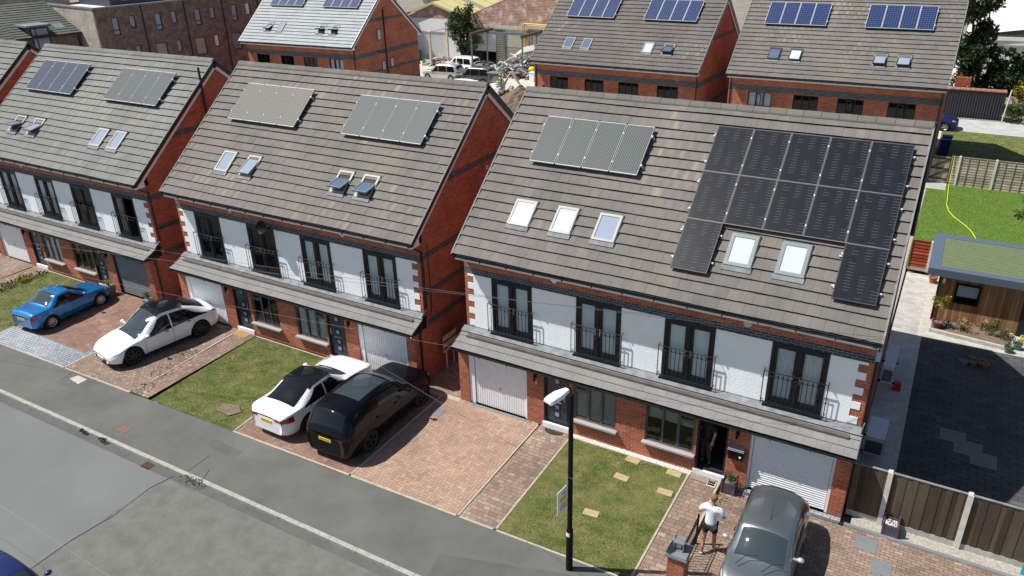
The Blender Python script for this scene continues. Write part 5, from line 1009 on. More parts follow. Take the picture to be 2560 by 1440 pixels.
    for c_ in (fa, ra_):
        for sd in (1, -1):
            X = L_/2-c_; Y = sd*(hw(c_)-.115); m = MB(); w = .1
            m.lathe([(wr*.66, -w), (wr*.93, -w), (wr, -w*.7), (wr, w*.7), (wr*.93, w), (wr*.66, w)], (X, Y, wr), 28, 'y'); o = m.build('wheel', 'tyre', t); m = MB(); ro = sd*w*.86; ns = S.get('spokes', 5)
            m.lathe([(wr*.66, sd*w), (wr*.60, sd*w*.8), (wr*.58, -sd*w*.3)], (X, Y, wr), 24, 'y', 0); m.lathe([(0, sd*w*.1), (wr*.6, sd*w*.1)], (X, Y, wr), 20, 'y', 1); m.lathe([(0, ro+sd*.012), (wr*.13, ro+sd*.008), (wr*.15, ro-sd*.04)], (X, Y, wr), 12, 'y', 0)
            for k in range(ns):
                RM = Matrix.Translation((X, Y, wr)) @ Matrix.Rotation(2*math.pi*k/ns+.3, 4, 'Y'); hwid = wr*.62*math.pi/ns*.34; y0_, y1_ = sorted((ro, ro-sd*.035)); m.box(wr*.1, wr*.62, y0_, y1_, -hwid, hwid, 0, M_=RM)
            m.build('rim', [S.get('rim', 'alloy'), 'trim_black'], o)
    for sd in (1, -1):
        s_m = S['sw'][0]+.22; zm = deck(s_m)+.06; m = MB(); m.ball((L_/2-s_m, sd*(hw(s_m)+.085), zm+.03), (.075, .085, .058), 12, 8); m.box(L_/2-s_m-.03, L_/2-s_m+.03, sd*(hw(s_m)-.08) if sd > 0 else -(hw(s_m)+.02), sd*(hw(s_m)+.02) if sd > 0 else -(hw(s_m)-.08), zm-.01, zm+.02); m.build('wing_mirror', S.get('mir', S['paint']), t)
        if S.get('pillars'):
            for p in S['handles']: m = MB(); yy = hw(p)*.985; m.box(L_/2-p-.07, L_/2-p+.07, sd*yy-.012, sd*yy+.014, deck(p)-.12, deck(p)-.095); m.build('door_handle', S.get('hm', S['paint']), t)
    m = MB(); zp = S.get('pz', .62); m.box(-L_/2-.012, -L_/2+.03, -.23, .23, zp-.05, zp+.05); p = m.build('number_plate', 'plate_yellow', t)
    if S.get('reg'): text('plate_lettering', S['reg'], .085, 'plate_text', Matrix.Translation((-L_/2-.0125, 0, zp)) @ Matrix(((0, 0, -1, 0), (-1, 0, 0, 0), (0, 1, 0, 0), (0, 0, 0, 1))), p, .001)
    m = MB(); m.box(L_/2-.03, L_/2+.012, -.22, .22, .34, .43); p = m.build('number_plate', 'plate_white', t)
    if S.get('freg'): text('plate_lettering', S['freg'], .08, 'plate_text', Matrix.Translation((L_/2+.0125, 0, .385)) @ Matrix(((0, 0, 1, 0), (1, 0, 0, 0), (0, 1, 0, 0), (0, 0, 0, 1))), p, .001)
    # interior seen through the screen, wipers, seam lines
    def side(s, z):
        i = max(j for j in range(len(ss)-1) if ss[j] <= s+1e-9); out = []
        for r_ in (i, i+1):
            p = rows[r_][2:iB+1]; k = next((j for j in range(len(p)-1) if p[j][1] <= z <= p[j+1][1]), len(p)-2); a, b = p[k], p[k+1]; v = min(1, max(0, (z-a[1])/max(1e-6, b[1]-a[1]))); out.append(a[0]+(b[0]-a[0])*v)
        u = (s-ss[i])/(ss[i+1]-ss[i]); return out[0]*(1-u)+out[1]*u
    for p in S.get('seams', ()):
        for sd in (1, -1):
            m = MB(); zs_ = [.27+(deck(p)-.05-.27)*q/12 for q in range(13)]
            for z0_, z1_ in zip(zs_, zs_[1:]): a, b = side(p, z0_)+.003, side(p, z1_)+.003; X = L_/2-p; q4 = [(X+.006, sd*a, z0_), (X-.006, sd*a, z0_), (X-.006, sd*b, z1_), (X+.006, sd*b, z1_)]; m.face(q4 if sd > 0 else q4[::-1])
            m.build('door_seam', 'seam', t)
    m = MB()
    if S.get('wipers'):
        for yy in (-.45, .15): x0 = L_/2-cw0-.02; m.tube([(x0, yy, roof(cw0)+.02), (x0-.22, yy+.18, roof(cw0+.22)+.022), (x0-.3, yy+.42, roof(cw0+.3)+.0)], .009, 5)
        m.build('wiper', 'trim_black', t)
    if S.get('rack'):
        for sd in (1, -1): m = MB(); m.tube([(L_/2-cw1-.2, sd*hwm*rwid*.93, Hh-.02), (L_/2-cw1-.3, sd*hwm*rwid*.93, Hh+.03), (L_/2-rw0+.3, sd*hwm*rwid*.93, Hh+.03), (L_/2-rw0+.2, sd*hwm*rwid*.93, Hh-.03)], .015, 6); m.build('roof_rail', 'alloy' if S['rack'] == 1 else 'trim_black', t)
    if S.get('spoiler'): m = MB(); m.box(-L_/2+.28, -L_/2+.5, -hwm*.62, hwm*.62, Hh-.10, Hh-.07); m.build('spoiler', S['paint'], t)
    return t
k_ = .93
EV = dict(L=4.38, W=1.80, H=1.55, belt=.92, deck=[(0, .52), (.25, .66), (1.0, .84), (2.2, .92), (3.6, .98), (4.2, .93), (4.38, .80)], roof=[(0, .54), (.3, .70), (1.05, .90), (1.75, 1.38), (2.25, 1.54), (2.9, 1.53), (3.5, 1.38), (4.02, 1.12), (4.2, 1.05), (4.38, .84)],
          ws=(1.0, 2.0), rs=(3.05, 4.0), sw=(1.2, 3.95), lf=.75, lr=.75, fa=.82, ra=3.5, wr=.345, rw=.70, seams=(1.32, 2.42, 3.3), paint='paint_white', roofglass=1, pillars=(2.45,), handles=(2.2, 3.1), rim='alloy_black', hm='trim_black', tl=(.3, .84, .95), tlf=.55, hl=(.3, .58, .66), pz=.66, spokes=7, freg='EU71 ZKH', sill='trim_black')
car('white electric car with black glass roof facing the street', -12.5, -2.82, -90-10, EV)
CC = dict(L=3.62, W=1.56, H=1.27, belt=.86, deck=[(0, .52), (.2, .66), (1.0, .80), (2.0, .84), (2.9, .86), (3.5, .84), (3.62, .72)], roof=[(0, .54), (.25, .70), (1.0, .86), (1.55, 1.16), (1.95, 1.265), (2.35, 1.24), (2.72, 1.02), (2.92, .90), (3.45, .88), (3.62, .74)],
          ws=(.98, 1.72), rs=(2.32, 2.9), sw=(1.12, 2.8), lf=.62, lr=.45, fa=.68, ra=2.9, wr=.285, rw=.70, seams=(1.15, 2.35), paint='paint_blue', pillars=(), handles=(), tl=(.22, .62, .77), tlf=.6, hl=(.35, .6, .7), pz=.6, spokes=9, reg='PO53 YSB', sill='paint_blue', rwm='car_glass_clear', wsm='car_glass')
car('metallic blue two-door coupe parked nose to the house', -18.2, -3.0, 90+3, CC)
SL = dict(L=4.3, W=1.7, H=1.36, belt=.88, deck=[(0, .56), (.25, .70), (1.1, .84), (2.2, .88), (3.3, .92), (4.1, .95), (4.3, .82)], roof=[(0, .58), (.3, .76), (1.25, .92), (1.75, 1.19), (2.15, 1.345), (2.7, 1.35), (3.2, 1.22), (3.72, 1.01), (4.12, .97), (4.3, .85)],
          ws=(1.22, 1.98), rs=(2.95, 3.74), sw=(1.38, 3.6), lf=.6, lr=.75, fa=.78, ra=3.38, wr=.305, rw=.70, seams=(1.3, 2.42, 3.15), paint='paint_white', roofglass=1, pillars=(2.45,), handles=(2.2, 2.95), rim='alloy_black', tl=(.36, .70, .84), tlf=.6, hl=(.4, .62, .74), pz=.66, spokes=5, reg='KV19 OZT', sill='paint_white')
car('white saloon car with black glass roof next to the black car', -4.12, -3.08, 90-1, SL)
SU = dict(L=4.5, W=1.84, H=1.66, belt=1.05, deck=[(0, .78), (.2, .93), (1.2, 1.03), (2.4, 1.05), (4.2, 1.08), (4.42, 1.04), (4.5, .95)], roof=[(0, .80), (.25, .97), (1.22, 1.10), (1.72, 1.48), (2.1, 1.62), (3.0, 1.66), (3.85, 1.635), (4.14, 1.59), (4.24, 1.45), (4.42, 1.12), (4.5, .97)],
          ws=(1.2, 1.95), rs=(4.1, 4.42), sw=(1.4, 4.15), lf=.5, lr=.2, fa=.82, ra=3.5, wr=.36, rw=.74, paint='paint_black', sun=(.15, 1.45), pillars=(2.4, 3.35), handles=(2.15, 3.05), rim='alloy_black', tl=(.2, .86, .98), tlf=.6, hl=(.3, .80, .92), pz=.78, spokes=5, reg='LK19 YYJ', sill='paint_black', tlm='tail_dark')
car('black four-wheel drive car with sunroof on the pink paved drive', -1.78, -2.98, 90+1, SU)
HB_ = dict(L=3.62, W=1.56, H=1.42, belt=.92, deck=[(0, .58), (.2, .74), (.9, .89), (2.0, .93), (3.4, .98), (3.55, .94), (3.62, .85)], roof=[(0, .60), (.22, .78), (.85, .94), (1.2, 1.15), (1.58, 1.375), (2.2, 1.42), (3.0, 1.37), (3.3, 1.26), (3.48, 1.05), (3.62, .88)],
          ws=(.84, 1.52), rs=(3.12, 3.46), sw=(1.05, 3.25), lf=.5, lr=.2, fa=.66, ra=2.95, wr=.29, rw=.76, seams=(1.0, 1.95), paint='paint_grey', pillars=(1.98, 2.75), handles=(1.8, 2.5), tl=(.2, .80, 1.0), tlf=.7, hl=(.42, .66, .80), pz=.6, spokes=6, wipers=1, mir='paint_silver', sill='paint_grey')
h_ = car('grey metallic hatchback parked bonnet to the street in front of the roller garage', 10.58, -3.2, -90+1, HB_)
m = MB(); m.tube([(-.05+.0, .02, 1.41), (-.35, .02, 1.66)], .006, 4); m.ball((-.05+.0, .02, 1.415), .02, 8, 5); m.build('aerial', 'trim_black', h_); h_.children[-1].location.x = .32
BL = dict(HB_); BL.update(paint='paint_navy', mir='paint_navy', rim='alloy', wipers=0)
BL['L'] = 3.7; car('dark navy car at the far side of the road, only its roof and mirror seen', -4.43, -13.22, 0, dict(BL, z=-.085), grp='cars on the road')
MV = dict(L=4.4, W=1.75, H=1.62, belt=.98, deck=[(0, .64), (.3, .82), (1.1, .95), (4.0, 1.0), (4.3, .97), (4.4, .85)], roof=[(0, .66), (.3, .86), (.9, 1.0), (1.5, 1.42), (1.95, 1.6), (3.4, 1.62), (3.95, 1.54), (4.2, 1.2), (4.33, 1.0), (4.4, .88)], ws=(.9, 1.8), rs=(4.0, 4.25), sw=(1.1, 4.0), lf=.6, lr=.15, fa=.8, ra=3.5, wr=.31, rw=.78, paint='paint_silver', pillars=(2.05, 3.0), handles=(1.9, 2.8), tl=(.2, .85, 1.15), tlf=.75, hl=(.4, .7, .82), pz=.75, rack=1, spokes=5)
car('silver people carrier in the yard behind, seen from its side', -33.0, 46.7, 180+3, MV, 'cars in the yard behind')
car('white car with dark rear window behind the silver people carrier', -33.8, 51.2, 180-6, dict(MV, paint='paint_white', rack=0, L=4.2, H=1.5), 'cars in the yard behind')
car('dark grey estate with roof rails in the yard behind', -28.95, 46.3, 180+4, dict(MV, paint='paint_dkgrey', H=1.5, rack=1), 'cars in the yard behind')
car('dark car whose end shows beside the rear house on the lane', 10.6, 45.1, 0, dict(MV, paint='paint_navy', rack=0), 'cars on the lane')
# ---------------------------------------------------------------- people
def skin(name, nodes_, edges_, matn, parent=None, sub=2):
    me = bpy.data.meshes.new(name); me.from_pydata([n[:3] for n in nodes_], edges_, []); o = bpy.data.objects.new(name, me); C.objects.link(o); me.materials.append(MAT[matn])
    if parent: o.parent = parent
    md = o.modifiers.new('skin', 'SKIN'); md.use_smooth_shade = True
    for i, n in enumerate(nodes_): r = n[3]; o.data.skin_vertices[0].data[i].radius = r if isinstance(r, tuple) else (r, r); o.data.skin_vertices[0].data[i].use_root = (i == 0)
    s = o.modifiers.new('sub', 'SUBSURF'); s.levels = sub; s.render_levels = sub; return o
def person(label, x, y, z, rot, P, cols, H_=1.75):
    """P: joints; body and hands one skinned mesh, hair and clothes its children"""
    N = []; E = []; ix = {}
    def nd(k, p, r): ix[k] = len(N); N.append((*p, r)); return ix[k]
    def ln(a, b): E.append((ix[a], ix[b]))
    J = P; nd('pel', J['pel'], (.13, .10)); nd('wst', J['wst'], (.12, .085)); nd('chs', J['chs'], (.145, .10)); nd('nk0', J['nk0'], .055); nd('nk1', J['nk1'], .05); nd('hd0', J['hd0'], (.068, .078)); nd('hd1', J['hd1'], (.076, .092)); nd('hd2', J['hd2'], (.055, .065))
    for a, b in (('pel', 'wst'), ('wst', 'chs'), ('chs', 'nk0'), ('nk0', 'nk1'), ('nk1', 'hd0'), ('hd0', 'hd1'), ('hd1', 'hd2')): ln(a, b)
    for sd in 'lr':
        nd('sh'+sd, J['sh'+sd], .058); nd('el'+sd, J['el'+sd], .042); nd('wr'+sd, J['wr'+sd], .028); nd('hn'+sd, J['hn'+sd], (.036, .016)); ln('chs', 'sh'+sd); ln('sh'+sd, 'el'+sd); ln('el'+sd, 'wr'+sd); ln('wr'+sd, 'hn'+sd)
        w, h = Vector(J['wr'+sd]), Vector(J['hn'+sd]); d = (h-w).normalized(); up = Vector((0, 0, 1)) if abs(d.z) < .8 else Vector((0, 1, 0)); u = d.cross(up).normalized(); v = u.cross(d)
        for k, (o_, l_) in enumerate(((-.027, .05), (-.009, .062), (.009, .058), (.027, .045))):
            a = h+u*o_; nd('f%d%s' % (k, sd), a+d*l_*.5-v*.004, .0095); nd('g%d%s' % (k, sd), a+d*l_-v*.018, .0085); ln('hn'+sd, 'f%d%s' % (k, sd)); ln('f%d%s' % (k, sd), 'g%d%s' % (k, sd))
        q = w.lerp(h, .4)-u*.03; nd('t0'+sd, q-u*.02+d*.01, .011); nd('t1'+sd, q-u*.03+d*.04-v*.01, .0095); ln('wr'+sd, 't0'+sd); ln('t0'+sd, 't1'+sd)
        nd('hp'+sd, J['hp'+sd], .085); nd('kn'+sd, J['kn'+sd], .056); nd('cf'+sd, J['cf'+sd], .055); nd('an'+sd, J['an'+sd], .036); nd('ft'+sd, J['ft'+sd], (.04, .03)); ln('pel', 'hp'+sd); ln('hp'+sd, 'kn'+sd); ln('kn'+sd, 'cf'+sd); ln('cf'+sd, 'an'+sd); ln('an'+sd, 'ft'+sd)
    b = skin('person', N, E, cols['skin'], None); b.location = (x, y, z); b.rotation_euler.z = math.radians(rot); tag(b, label, 'person')
    f = Vector(J['face']); hd = Vector(J['hd1']); m = MB(); m.ball(tuple(hd+Vector((0, 0, .035))-f*.018), (.089, .098, .085), 14, 9); m.ball(tuple(hd+Vector((0, 0, -.01))-f*.035), (.08, .075, .085), 12, 8); m.build('hair', cols['hair'], b)
    m = MB(); u = f.cross(Vector((0, 0, 1))); fr = hd+f*.088
    m.ball(tuple(fr+Vector((0, 0, -.02))+f*.008), (.014, .014, .022), 8, 6)
    for sd in (-1, 1): m.ball(tuple(hd+u*.078*sd+Vector((0, 0, -.012))), (.014, .02, .028), 8, 6)
    m.build('nose_and_ears', cols['skin'], b); m = MB()
    for sd in (-1, 1): m.ball(tuple(fr+u*.03*sd+Vector((0, 0, .008))-f*.012), .011, 8, 6)
    m.build('eyes', 'cloth_black', b); m = MB(); m.ball(tuple(fr+Vector((0, 0, -.055))-f*.012), (.022, .012, .006), 8, 5); m.build('mouth', 'tail_red', b)
    T = [(*J['hem'], (.168, .118)), (*Vector(J['wst']).lerp(Vector(J['pel']), .4), (.158, .112)), (*J['wst'], (.15, .108)), (*J['chs'], (.172, .125)), (*Vector(J['chs']).lerp(Vector(J['nk0']), .55), (.165, .115)), (*Vector(J['nk0']), (.085, .075))]; te = [(0, 1), (1, 2), (2, 3), (3, 4), (4, 5)]
    for sd in 'lr': k = len(T); T += [(*J['sh'+sd], .083), (*Vector(J['sh'+sd]).lerp(Vector(J['el'+sd]), .45), .078), (*Vector(J['sh'+sd]).lerp(Vector(J['el'+sd]), .8), .074)]; te += [(4, k), (k, k+1), (k+1, k+2)]
    skin('t_shirt', T, te, cols['top'], b)
    T = [(*J['pel'], (.155, .118))]; te = []
    for sd in 'lr':
        k = len(T); kk = Vector(J['hp'+sd]).lerp(Vector(J['kn'+sd]), cols['leg']); T += [(*J['hp'+sd], .105), (*Vector(J['hp'+sd]).lerp(kk, .5), .1), (*kk, .092 if cols['leg'] < 1 else .075)]; te += [(0, k), (k, k+1), (k+1, k+2)]
        if cols['leg'] >= 1: T += [(*J['cf'+sd], .07), (*J['an'+sd], .06)]; te += [(k+2, k+3), (k+3, k+4)]
    skin('shorts' if cols['leg'] < 1 else 'trousers', T, te, cols['low'], b)
    for sd in 'lr':
        a, f_ = Vector(J['an'+sd]), Vector(J['ft'+sd]); hl = a-(f_-a)*.35; skin('shoe', [(hl.x, hl.y, f_.z+.005, (.042, .04)), (*(a*.6+f_*.4+Vector((0, 0, -.0))), (.046, .045)), (*(f_+(f_-a)*.45*Vector((1, 1, 0)).length/1.4+Vector((0, 0, -.0))), (.042, .03))], [(0, 1), (1, 2)], cols['shoe'], b)
    return b
# walking, seen from behind: local +Y is where he walks
PW = dict(pel=(0, 0, .95), wst=(0, 0, 1.12), chs=(0, .01, 1.36), nk0=(0, .01, 1.5), nk1=(0, .03, 1.56), hd0=(.01, .05, 1.62), hd1=(.015, .055, 1.70), hd2=(.015, .05, 1.77), face=(.17, .98, 0),
          shl=(-.19, .0, 1.44), ell=(-.30, .03, 1.20), wrl=(-.22, .22, 1.10), hnl=(-.17, .29, 1.12), shr=(.19, .0, 1.44), elr=(.30, .02, 1.20), wrr=(.20, .22, 1.10), hnr=(.14, .28, 1.12),
          hpl=(-.095, 0, .88), knl=(-.12, .02, .50), cfl=(-.125, -.05, .36), anl=(-.12, -.16, .10), ftl=(-.13, -.08, .04), hpr=(.095, 0, .88), knr=(.11, .10, .50), cfr=(.115, .10, .35), anr=(.11, .12, .085), ftr=(.12, .20, .035), hem=(0, -.01, .86))
person('man in white t-shirt and black shorts walking up beside the railing', 9.27, -3.45, 0, 2, PW, dict(skin='skin_tan', hair='hair', top='shirt_white', low='cloth_black', leg=.72, shoe='shoe_white'))
PD = dict(pel=(0, 0, .93), wst=(0, 0, 1.10), chs=(0, 0, 1.34), nk0=(0, 0, 1.48), nk1=(0, .02, 1.54), hd0=(0, .05, 1.59), hd1=(0, .06, 1.67), hd2=(0, .05, 1.74), face=(0, .95, -.3), shl=(-.19, 0, 1.42), ell=(-.24, -.02, 1.15), wrl=(-.24, .10, .93), hnl=(-.235, .14, .85), shr=(.19, 0, 1.42), elr=(.25, .0, 1.15), wrr=(.25, .12, .92), hnr=(.245, .16, .84),
          hpl=(-.095, 0, .86), knl=(-.11, .03, .48), cfl=(-.115, .0, .34), anl=(-.12, -.04, .085), ftl=(-.13, .05, .035), hpr=(.095, 0, .86), knr=(.11, .03, .48), cfr=(.115, .0, .34), anr=(.12, -.04, .085), ftr=(.13, .05, .035), hem=(0, 0, .84))
person('man in dark t-shirt standing in the open front doorway holding something red', 8.22, -.30, .17, 160, PD, dict(skin='skin', hair='hair_dark', top='cloth_black', low='cloth_navy', leg=1.0, shoe='cloth_black'))
t = thing('power_tool', 'small red tool in the hand of the man in the doorway', 'tool', (8.40, -.52, .98)); m = MB(); m.box(-.03, .03, -.06, .04, -.02, .04); m.box(-.025, .025, -.02, .03, -.09, -.02); m.build('casing', 'red_plastic', t); m = MB(); m.tube([(0, -.06, .01), (0, -.11, .01)], .012, 6); m.build('nose', 'black_metal', t)
person('worker in a yellow high-visibility vest in the yard behind', -23.7, 42.3, 0, -170, PD, dict(skin='skin', hair='hair_dark', top='hivis', low='cloth_navy', leg=1.0, shoe='cloth_black'))
# ---------------------------------------------------------------- buildings far behind on the left
AD = math.radians(81.41)           # the long brown block runs along this direction
def brown_block():
    t = thing('apartment_building', 'brown brick apartment block with dark framed windows in the upper left', 'building', (-50.43, 22.31, 0), AD); Ln, Dp, Hh = 34., 9., 8.55; m = MB(); ops = []
    # local x along the facade, local y to the back; outer face at y=0
    for i in range(9):
        s = 3.8*i
        if s+3 > Ln: break
        ops += [(s+1.28, s+1.86, 6.35, 7.78), (s+2.8, s+3.32, 6.75, 7.8), (s+.85, s+1.9, 3.75, 5.3), (s+2.8, s+3.3, 4.3, 5.35), (s+1.28, s+1.86, .9, 2.4), (s+2.8, s+3.32, 1.4, 2.5)]
    wall_grid(m, 0, Ln, 0, Hh, 0, .25, ops, [], 1); m.face([(0, 0, 0), (0, 0, Hh), (0, Dp, Hh), (0, Dp, 0)], 2); m.face([(Ln, 0, 0), (Ln, Dp, 0), (Ln, Dp, Hh), (Ln, 0, Hh)]); m.face([(0, Dp, 0), (0, Dp, Hh), (Ln, Dp, Hh), (Ln, Dp, 0)]); m.build('wall', ['brick_brown', 'interior', 'brick_pale'], t)
    m = MB(); m.box(-.06, Ln, -.06, .3, Hh, Hh+.12); m.box(-.06, .3, .3, Dp, Hh, Hh+.12); m.build('coping', 'lead', t); m = MB(); m.box(.3, Ln, .3, Dp, Hh-.3, Hh-.2); m.build('flat_roof', 'white_roof', t)
    m = MB(); m.box(3, Ln-1, 3.2, Dp, Hh-.2, Hh+1.6); a = m.build('attic_storey', 'attic_dark', t); m = MB()
    for k in range(4): m.box(4+k*6, 5.4+k*6, 3.14, 3.19, Hh+.2, Hh+1.3)
    m.build('attic_window', 'skyglass_blue', a); r = random.Random(8)
    for o in ops:
        if o[2] < 3: continue
        m = MB(); frame_box(m, o[0], o[1], o[2], o[3], .05, .12, .06); 
        if o[3]-o[2] > 1.2: z_ = o[2]+.35*(1 if o[2] > 6 else .01)+.02; m.box(o[0]+.06, o[1]-.06, .05, .12, z_, z_+.06)
        w = m.build('window', 'frame_dark', t); m = MB(); m.face([(o[0]+.06, .09, o[2]+.06), (o[1]-.06, .09, o[2]+.06), (o[1]-.06, .09, o[3]-.06), (o[0]+.06, .09, o[3]-.06)]); m.build('glass', r.choice(('skyglass_mid', 'skyglass_mid', 'skyglass_blue', 'curtain', 'skyglass_mid') if o[1]-o[0] < .9 else ('curtain_beige', 'skyglass_blue')), w)
    for s in (4.0, 7.95, 11.75, 15.6, 19.4): m = MB(); m.tube([(s, -.06, Hh), (s, -.06, 0)], .05, 6); m.build('downpipe', 'black_plastic', t)
brown_block()
def small_house(name, label, s1, s0, off, ze, seed, dormer=None):
    """gabled house in line with the block: local x from s0 to s1, facade at y=off, roof rises to the back"""
    t = thing(name, label, 'house', (-50.43, 22.31, 0), AD, 'houses beside the brown block'); m = MB(); D_ = 11.; zr = ze+2.1
    m.face([(s0, off, 0), (s1, off, 0), (s1, off, ze), (s0, off, ze)]); m.face([(s0, off, 0), (s0, off, ze), (s0, off+D_/2, zr), (s0, off+D_, ze), (s0, off+D_, 0)]); m.face([(s1, off, 0), (s1, off+D_, 0), (s1, off+D_, ze), (s1, off+D_/2, zr), (s1, off, ze)]); m.build('wall', 'brick_brown', t)
    L_ = math.hypot(D_/2+.3, 2.25); c_, s_ = (D_/2+.3)/L_, 2.25/L_; RM = Matrix(((1, 0, 0, 0), (0, c_, -s_, off-.3), (0, s_, c_, ze-.05), (0, 0, 0, 1))); m = MB(); tiles(m, RM, s0-.1, s1+.02, L_, 15, .4, seed, .05, False)
    RB = Matrix(((1, 0, 0, 0), (0, -c_, s_, off+D_+.3), (0, s_, c_, ze-.05), (0, 0, 0, 1))); tiles(m, RB, s0-.1, s1+.02, L_, 6, .4, seed+1, .05, False); rf = m.build('roof', ['roof_tile_green', 'joint_dark'], t)
    m = MB(); m.box(s0-.1, s1+.02, off-.42, off-.3, ze-.17, ze-.05); m.build('gutter', 'black_plastic', t); m = MB(); m.tube([(s1-.25, off-.08, ze-.1), (s1-.25, off-.08, 0)], .05, 6); m.build('downpipe', 'black_plastic', t)
    if dormer:
        a, b = dormer; m = MB(); m.box(a, b, off-.02, off+2.6, ze-.3, ze+.75); m.box(a-.25, b+.1, off-.35, off+2.8, ze+.75, ze+.88, 1); d = m.build('dormer', ['roof_trim', 'lead'], t); m = MB(); frame_box(m, a+.1, b-.1, ze-1.6, ze+.65, off-.08, off-.021, .08); m.box(a+.45, a+.52, off-.08, off-.03, ze-1.5, ze+.6); w = m.build('window', 'frame_dark', d); m = MB(); m.box(a+.18, b-.18, off-.05, off-.03, ze-1.5, ze+.57); m.build('glass', 'skyglass_mid', w)
    x = (s1-1.6) if dormer else (s1-3.2); skylight(t, RM, x, x+.8, 1.0, 2.0, 'velux_grey', 'velux_grey' if dormer else 'skyglass_white'); return t
small_house('terraced_house', 'house with green-grey roof and a dark dormer against the pale end wall', -.02, -5.4, 3.4, 6.65, 81, (-4.0, -2.4)); small_house('terraced_house', 'lower house with green-grey roof and pale roof window at the left edge', -5.45, -12, 1.6, 6.2, 82)
t = thing('gable_wall_house', 'house with a pale brick gable at the far upper left corner', 'house', (-75, 26, 0), AD); m = MB(); m.box(-3, 9, 0, 8, 0, 9.2); m.build('wall', 'brick_pale', t); m = MB(); m.box(-3.2, 9.2, -.2, 8.2, 9.2, 9.5); m.build('roof', 'roof_tile_green', t)
# timber pergola/canopy between block and rear house
t = thing('lean_to', 'wooden slatted canopy beside the left rear house', 'canopy', (-43.6, 27.5, 0)); m = MB(); r = random.Random(3)
for i in range(16): m.box(i*.22, i*.22+.05, 0, .06, 2.5, 2.75, tint=r.random())
m.box(-.1, 3.5, .061, .12, 2.76, 2.83, tint=.9); m.box(-.1, 3.5, .0, .06, 2.45, 2.5, tint=.5); m.build('slats', 'timber_grey', t)
for x in (0, 3.4): m = MB(); m.box(x, x+.1, 0, .1, 0, 2.44, tint=.6); m.build('post', 'timber_grey', t)
# ---------------------------------------------------------------- works yard behind
t = thing('workshop', 'workshop with yellow sheet roof, brick gable and white front with roller door', 'workshop', (-40.3, 56, 0)); m = MB()
ops = [(-1.75, 1.35, 0, 3.15)]
wall_grid(m, -3.6, 4.2, 0, 4.55, 0, .25, ops, [], 2); m.face([(-3.6, .0, 4.55), (3.6, .0, 4.55), (3.6, 0, 4.75), (0, 0, 6.1), (-3.6, 0, 4.75)], 1); m.face([(4.2, .25, 0), (4.2, 14, 0), (4.2, 14, 4.55), (4.2, .25, 4.55)], 1); m.box(3.6, 4.2, 0, .25, 4.55, 4.75, 1); m.build('wall', ['shutter_white', 'brick_old', 'interior'], t)
m = MB()
for i in range(24):
    y0, y1 = -.3+i*1.2, -.3+(i+1)*1.2
    for a, b, za, zb in ((0, 4.4, 6.35, 4.85), (0, -4.4, 6.35, 4.85)):
        q = [(a, y0, za+.03*(i % 2)), (b, y0, zb+.03*(i % 2)), (b, y1, zb), (a, y1, za)]; m.face(q if b > 0 else q[::-1], 1 if i % 9 == 4 else 0)
m.prism([(0, -.32, 6.34), (4.4, -.32, 4.84), (4.4, -.32, 4.6), (0, -.32, 6.1)], (0, .1, 0)); m.prism([(0, -.32, 6.1), (-4.4, -.32, 4.6), (-4.4, -.32, 4.84), (0, -.32, 6.34)], (0, .1, 0)); m.build('roof', ['yellow_sheet', 'grey_sheet'], t)
m = MB()
for i in range(20): z = i*.155; m.face([(-1.72, .12, z), (1.33, .12, z), (1.33, .1, z+.15), (-1.72, .1, z+.15)])
m.build('roller_door', 'shutter_white', t)
t = thing('brick_warehouse', 'old brick warehouse with a half open white roller door and louvred panels', 'warehouse', (-36.0, 56.0, 0)); m = MB()
wall_grid(m, 0, 14, 0, 4.2, .02, .3, [(.0, 3.6, 0, 3.7), (3.62, 4.7, .4, 3.6), (4.75, 6.9, 1.9, 3.6)], [(3.8, 4.2, 1)], 2); m.face([(0, .02, 4.2), (14, .02, 4.2), (14, .02, 7.8), (8.8, .02, 8.2), (0, .02, 4.95)], 3); m.face([(14, .02, 0), (14, 20, 0), (14, 20, 7.8), (14, .02, 7.8)], 3); m.build('wall', ['grey_sheet', 'paint_worn', 'interior', 'brick_old'], t)
m = MB(); m.face([(0, .0, 4.97), (8.8, .0, 8.22), (8.8, 20, 8.22), (0, 20, 4.97)]); m.face([(8.8, 0, 8.22), (14.2, 0, 7.8), (14.2, 20, 7.8), (8.8, 20, 8.22)]); m.build('roof', 'grey_sheet', t); m = MB()
for i in range(15): z = 1.45+i*.15; m.face([(.05, .1, z), (3.55, .1, z), (3.55, .08, z+.145), (.05, .08, z+.145)])
m.box(0, 3.6, .06, .16, 1.38, 1.45); m.build('roller_door', 'shutter_white', t); m = MB()
for i in range(16): z = .5+i*.19; m.face([(3.65, .1, z), (4.65, .1, z), (4.65, -.02, z+.16), (3.65, -.02, z+.16)])
m.build('louvre', 'louvre', t); m = MB()
for i in range(18): x = 4.78+i*.118; m.face([(x, .08, 1.95), (x+.06, .03, 1.95), (x+.06, .03, 3.6), (x, .08, 3.6)]); m.face([(x+.06, .03, 1.95), (x+.118, .08, 1.95), (x+.118, .08, 3.6), (x+.06, .03, 3.6)])
m.build('corrugated_panel', 'louvre', t); m = MB(); m.box(-.1, 4.8, -.06, .0, 3.66, 3.8); m.box(4.66, 4.82, -.08, .0, 0, 3.66); m.build('steel_frame', 'steel_blue', t)
m = MB(); m.tube([(7.3, -.2, 2.2), (7.3, -.2, 4.5), (14, -.2, 4.3)], .07, 6); m.tube([(7.6, -.2, 2.2), (7.6, -.2, 4.35), (14, -.2, 4.15)], .07, 6); m.tube([(7.0, -.2, 2.1), (7.0, -.2, 4.3), (7.3, -.2, 4.5)], .06, 6); m.build('pipes', 'pipe_yellow', t)
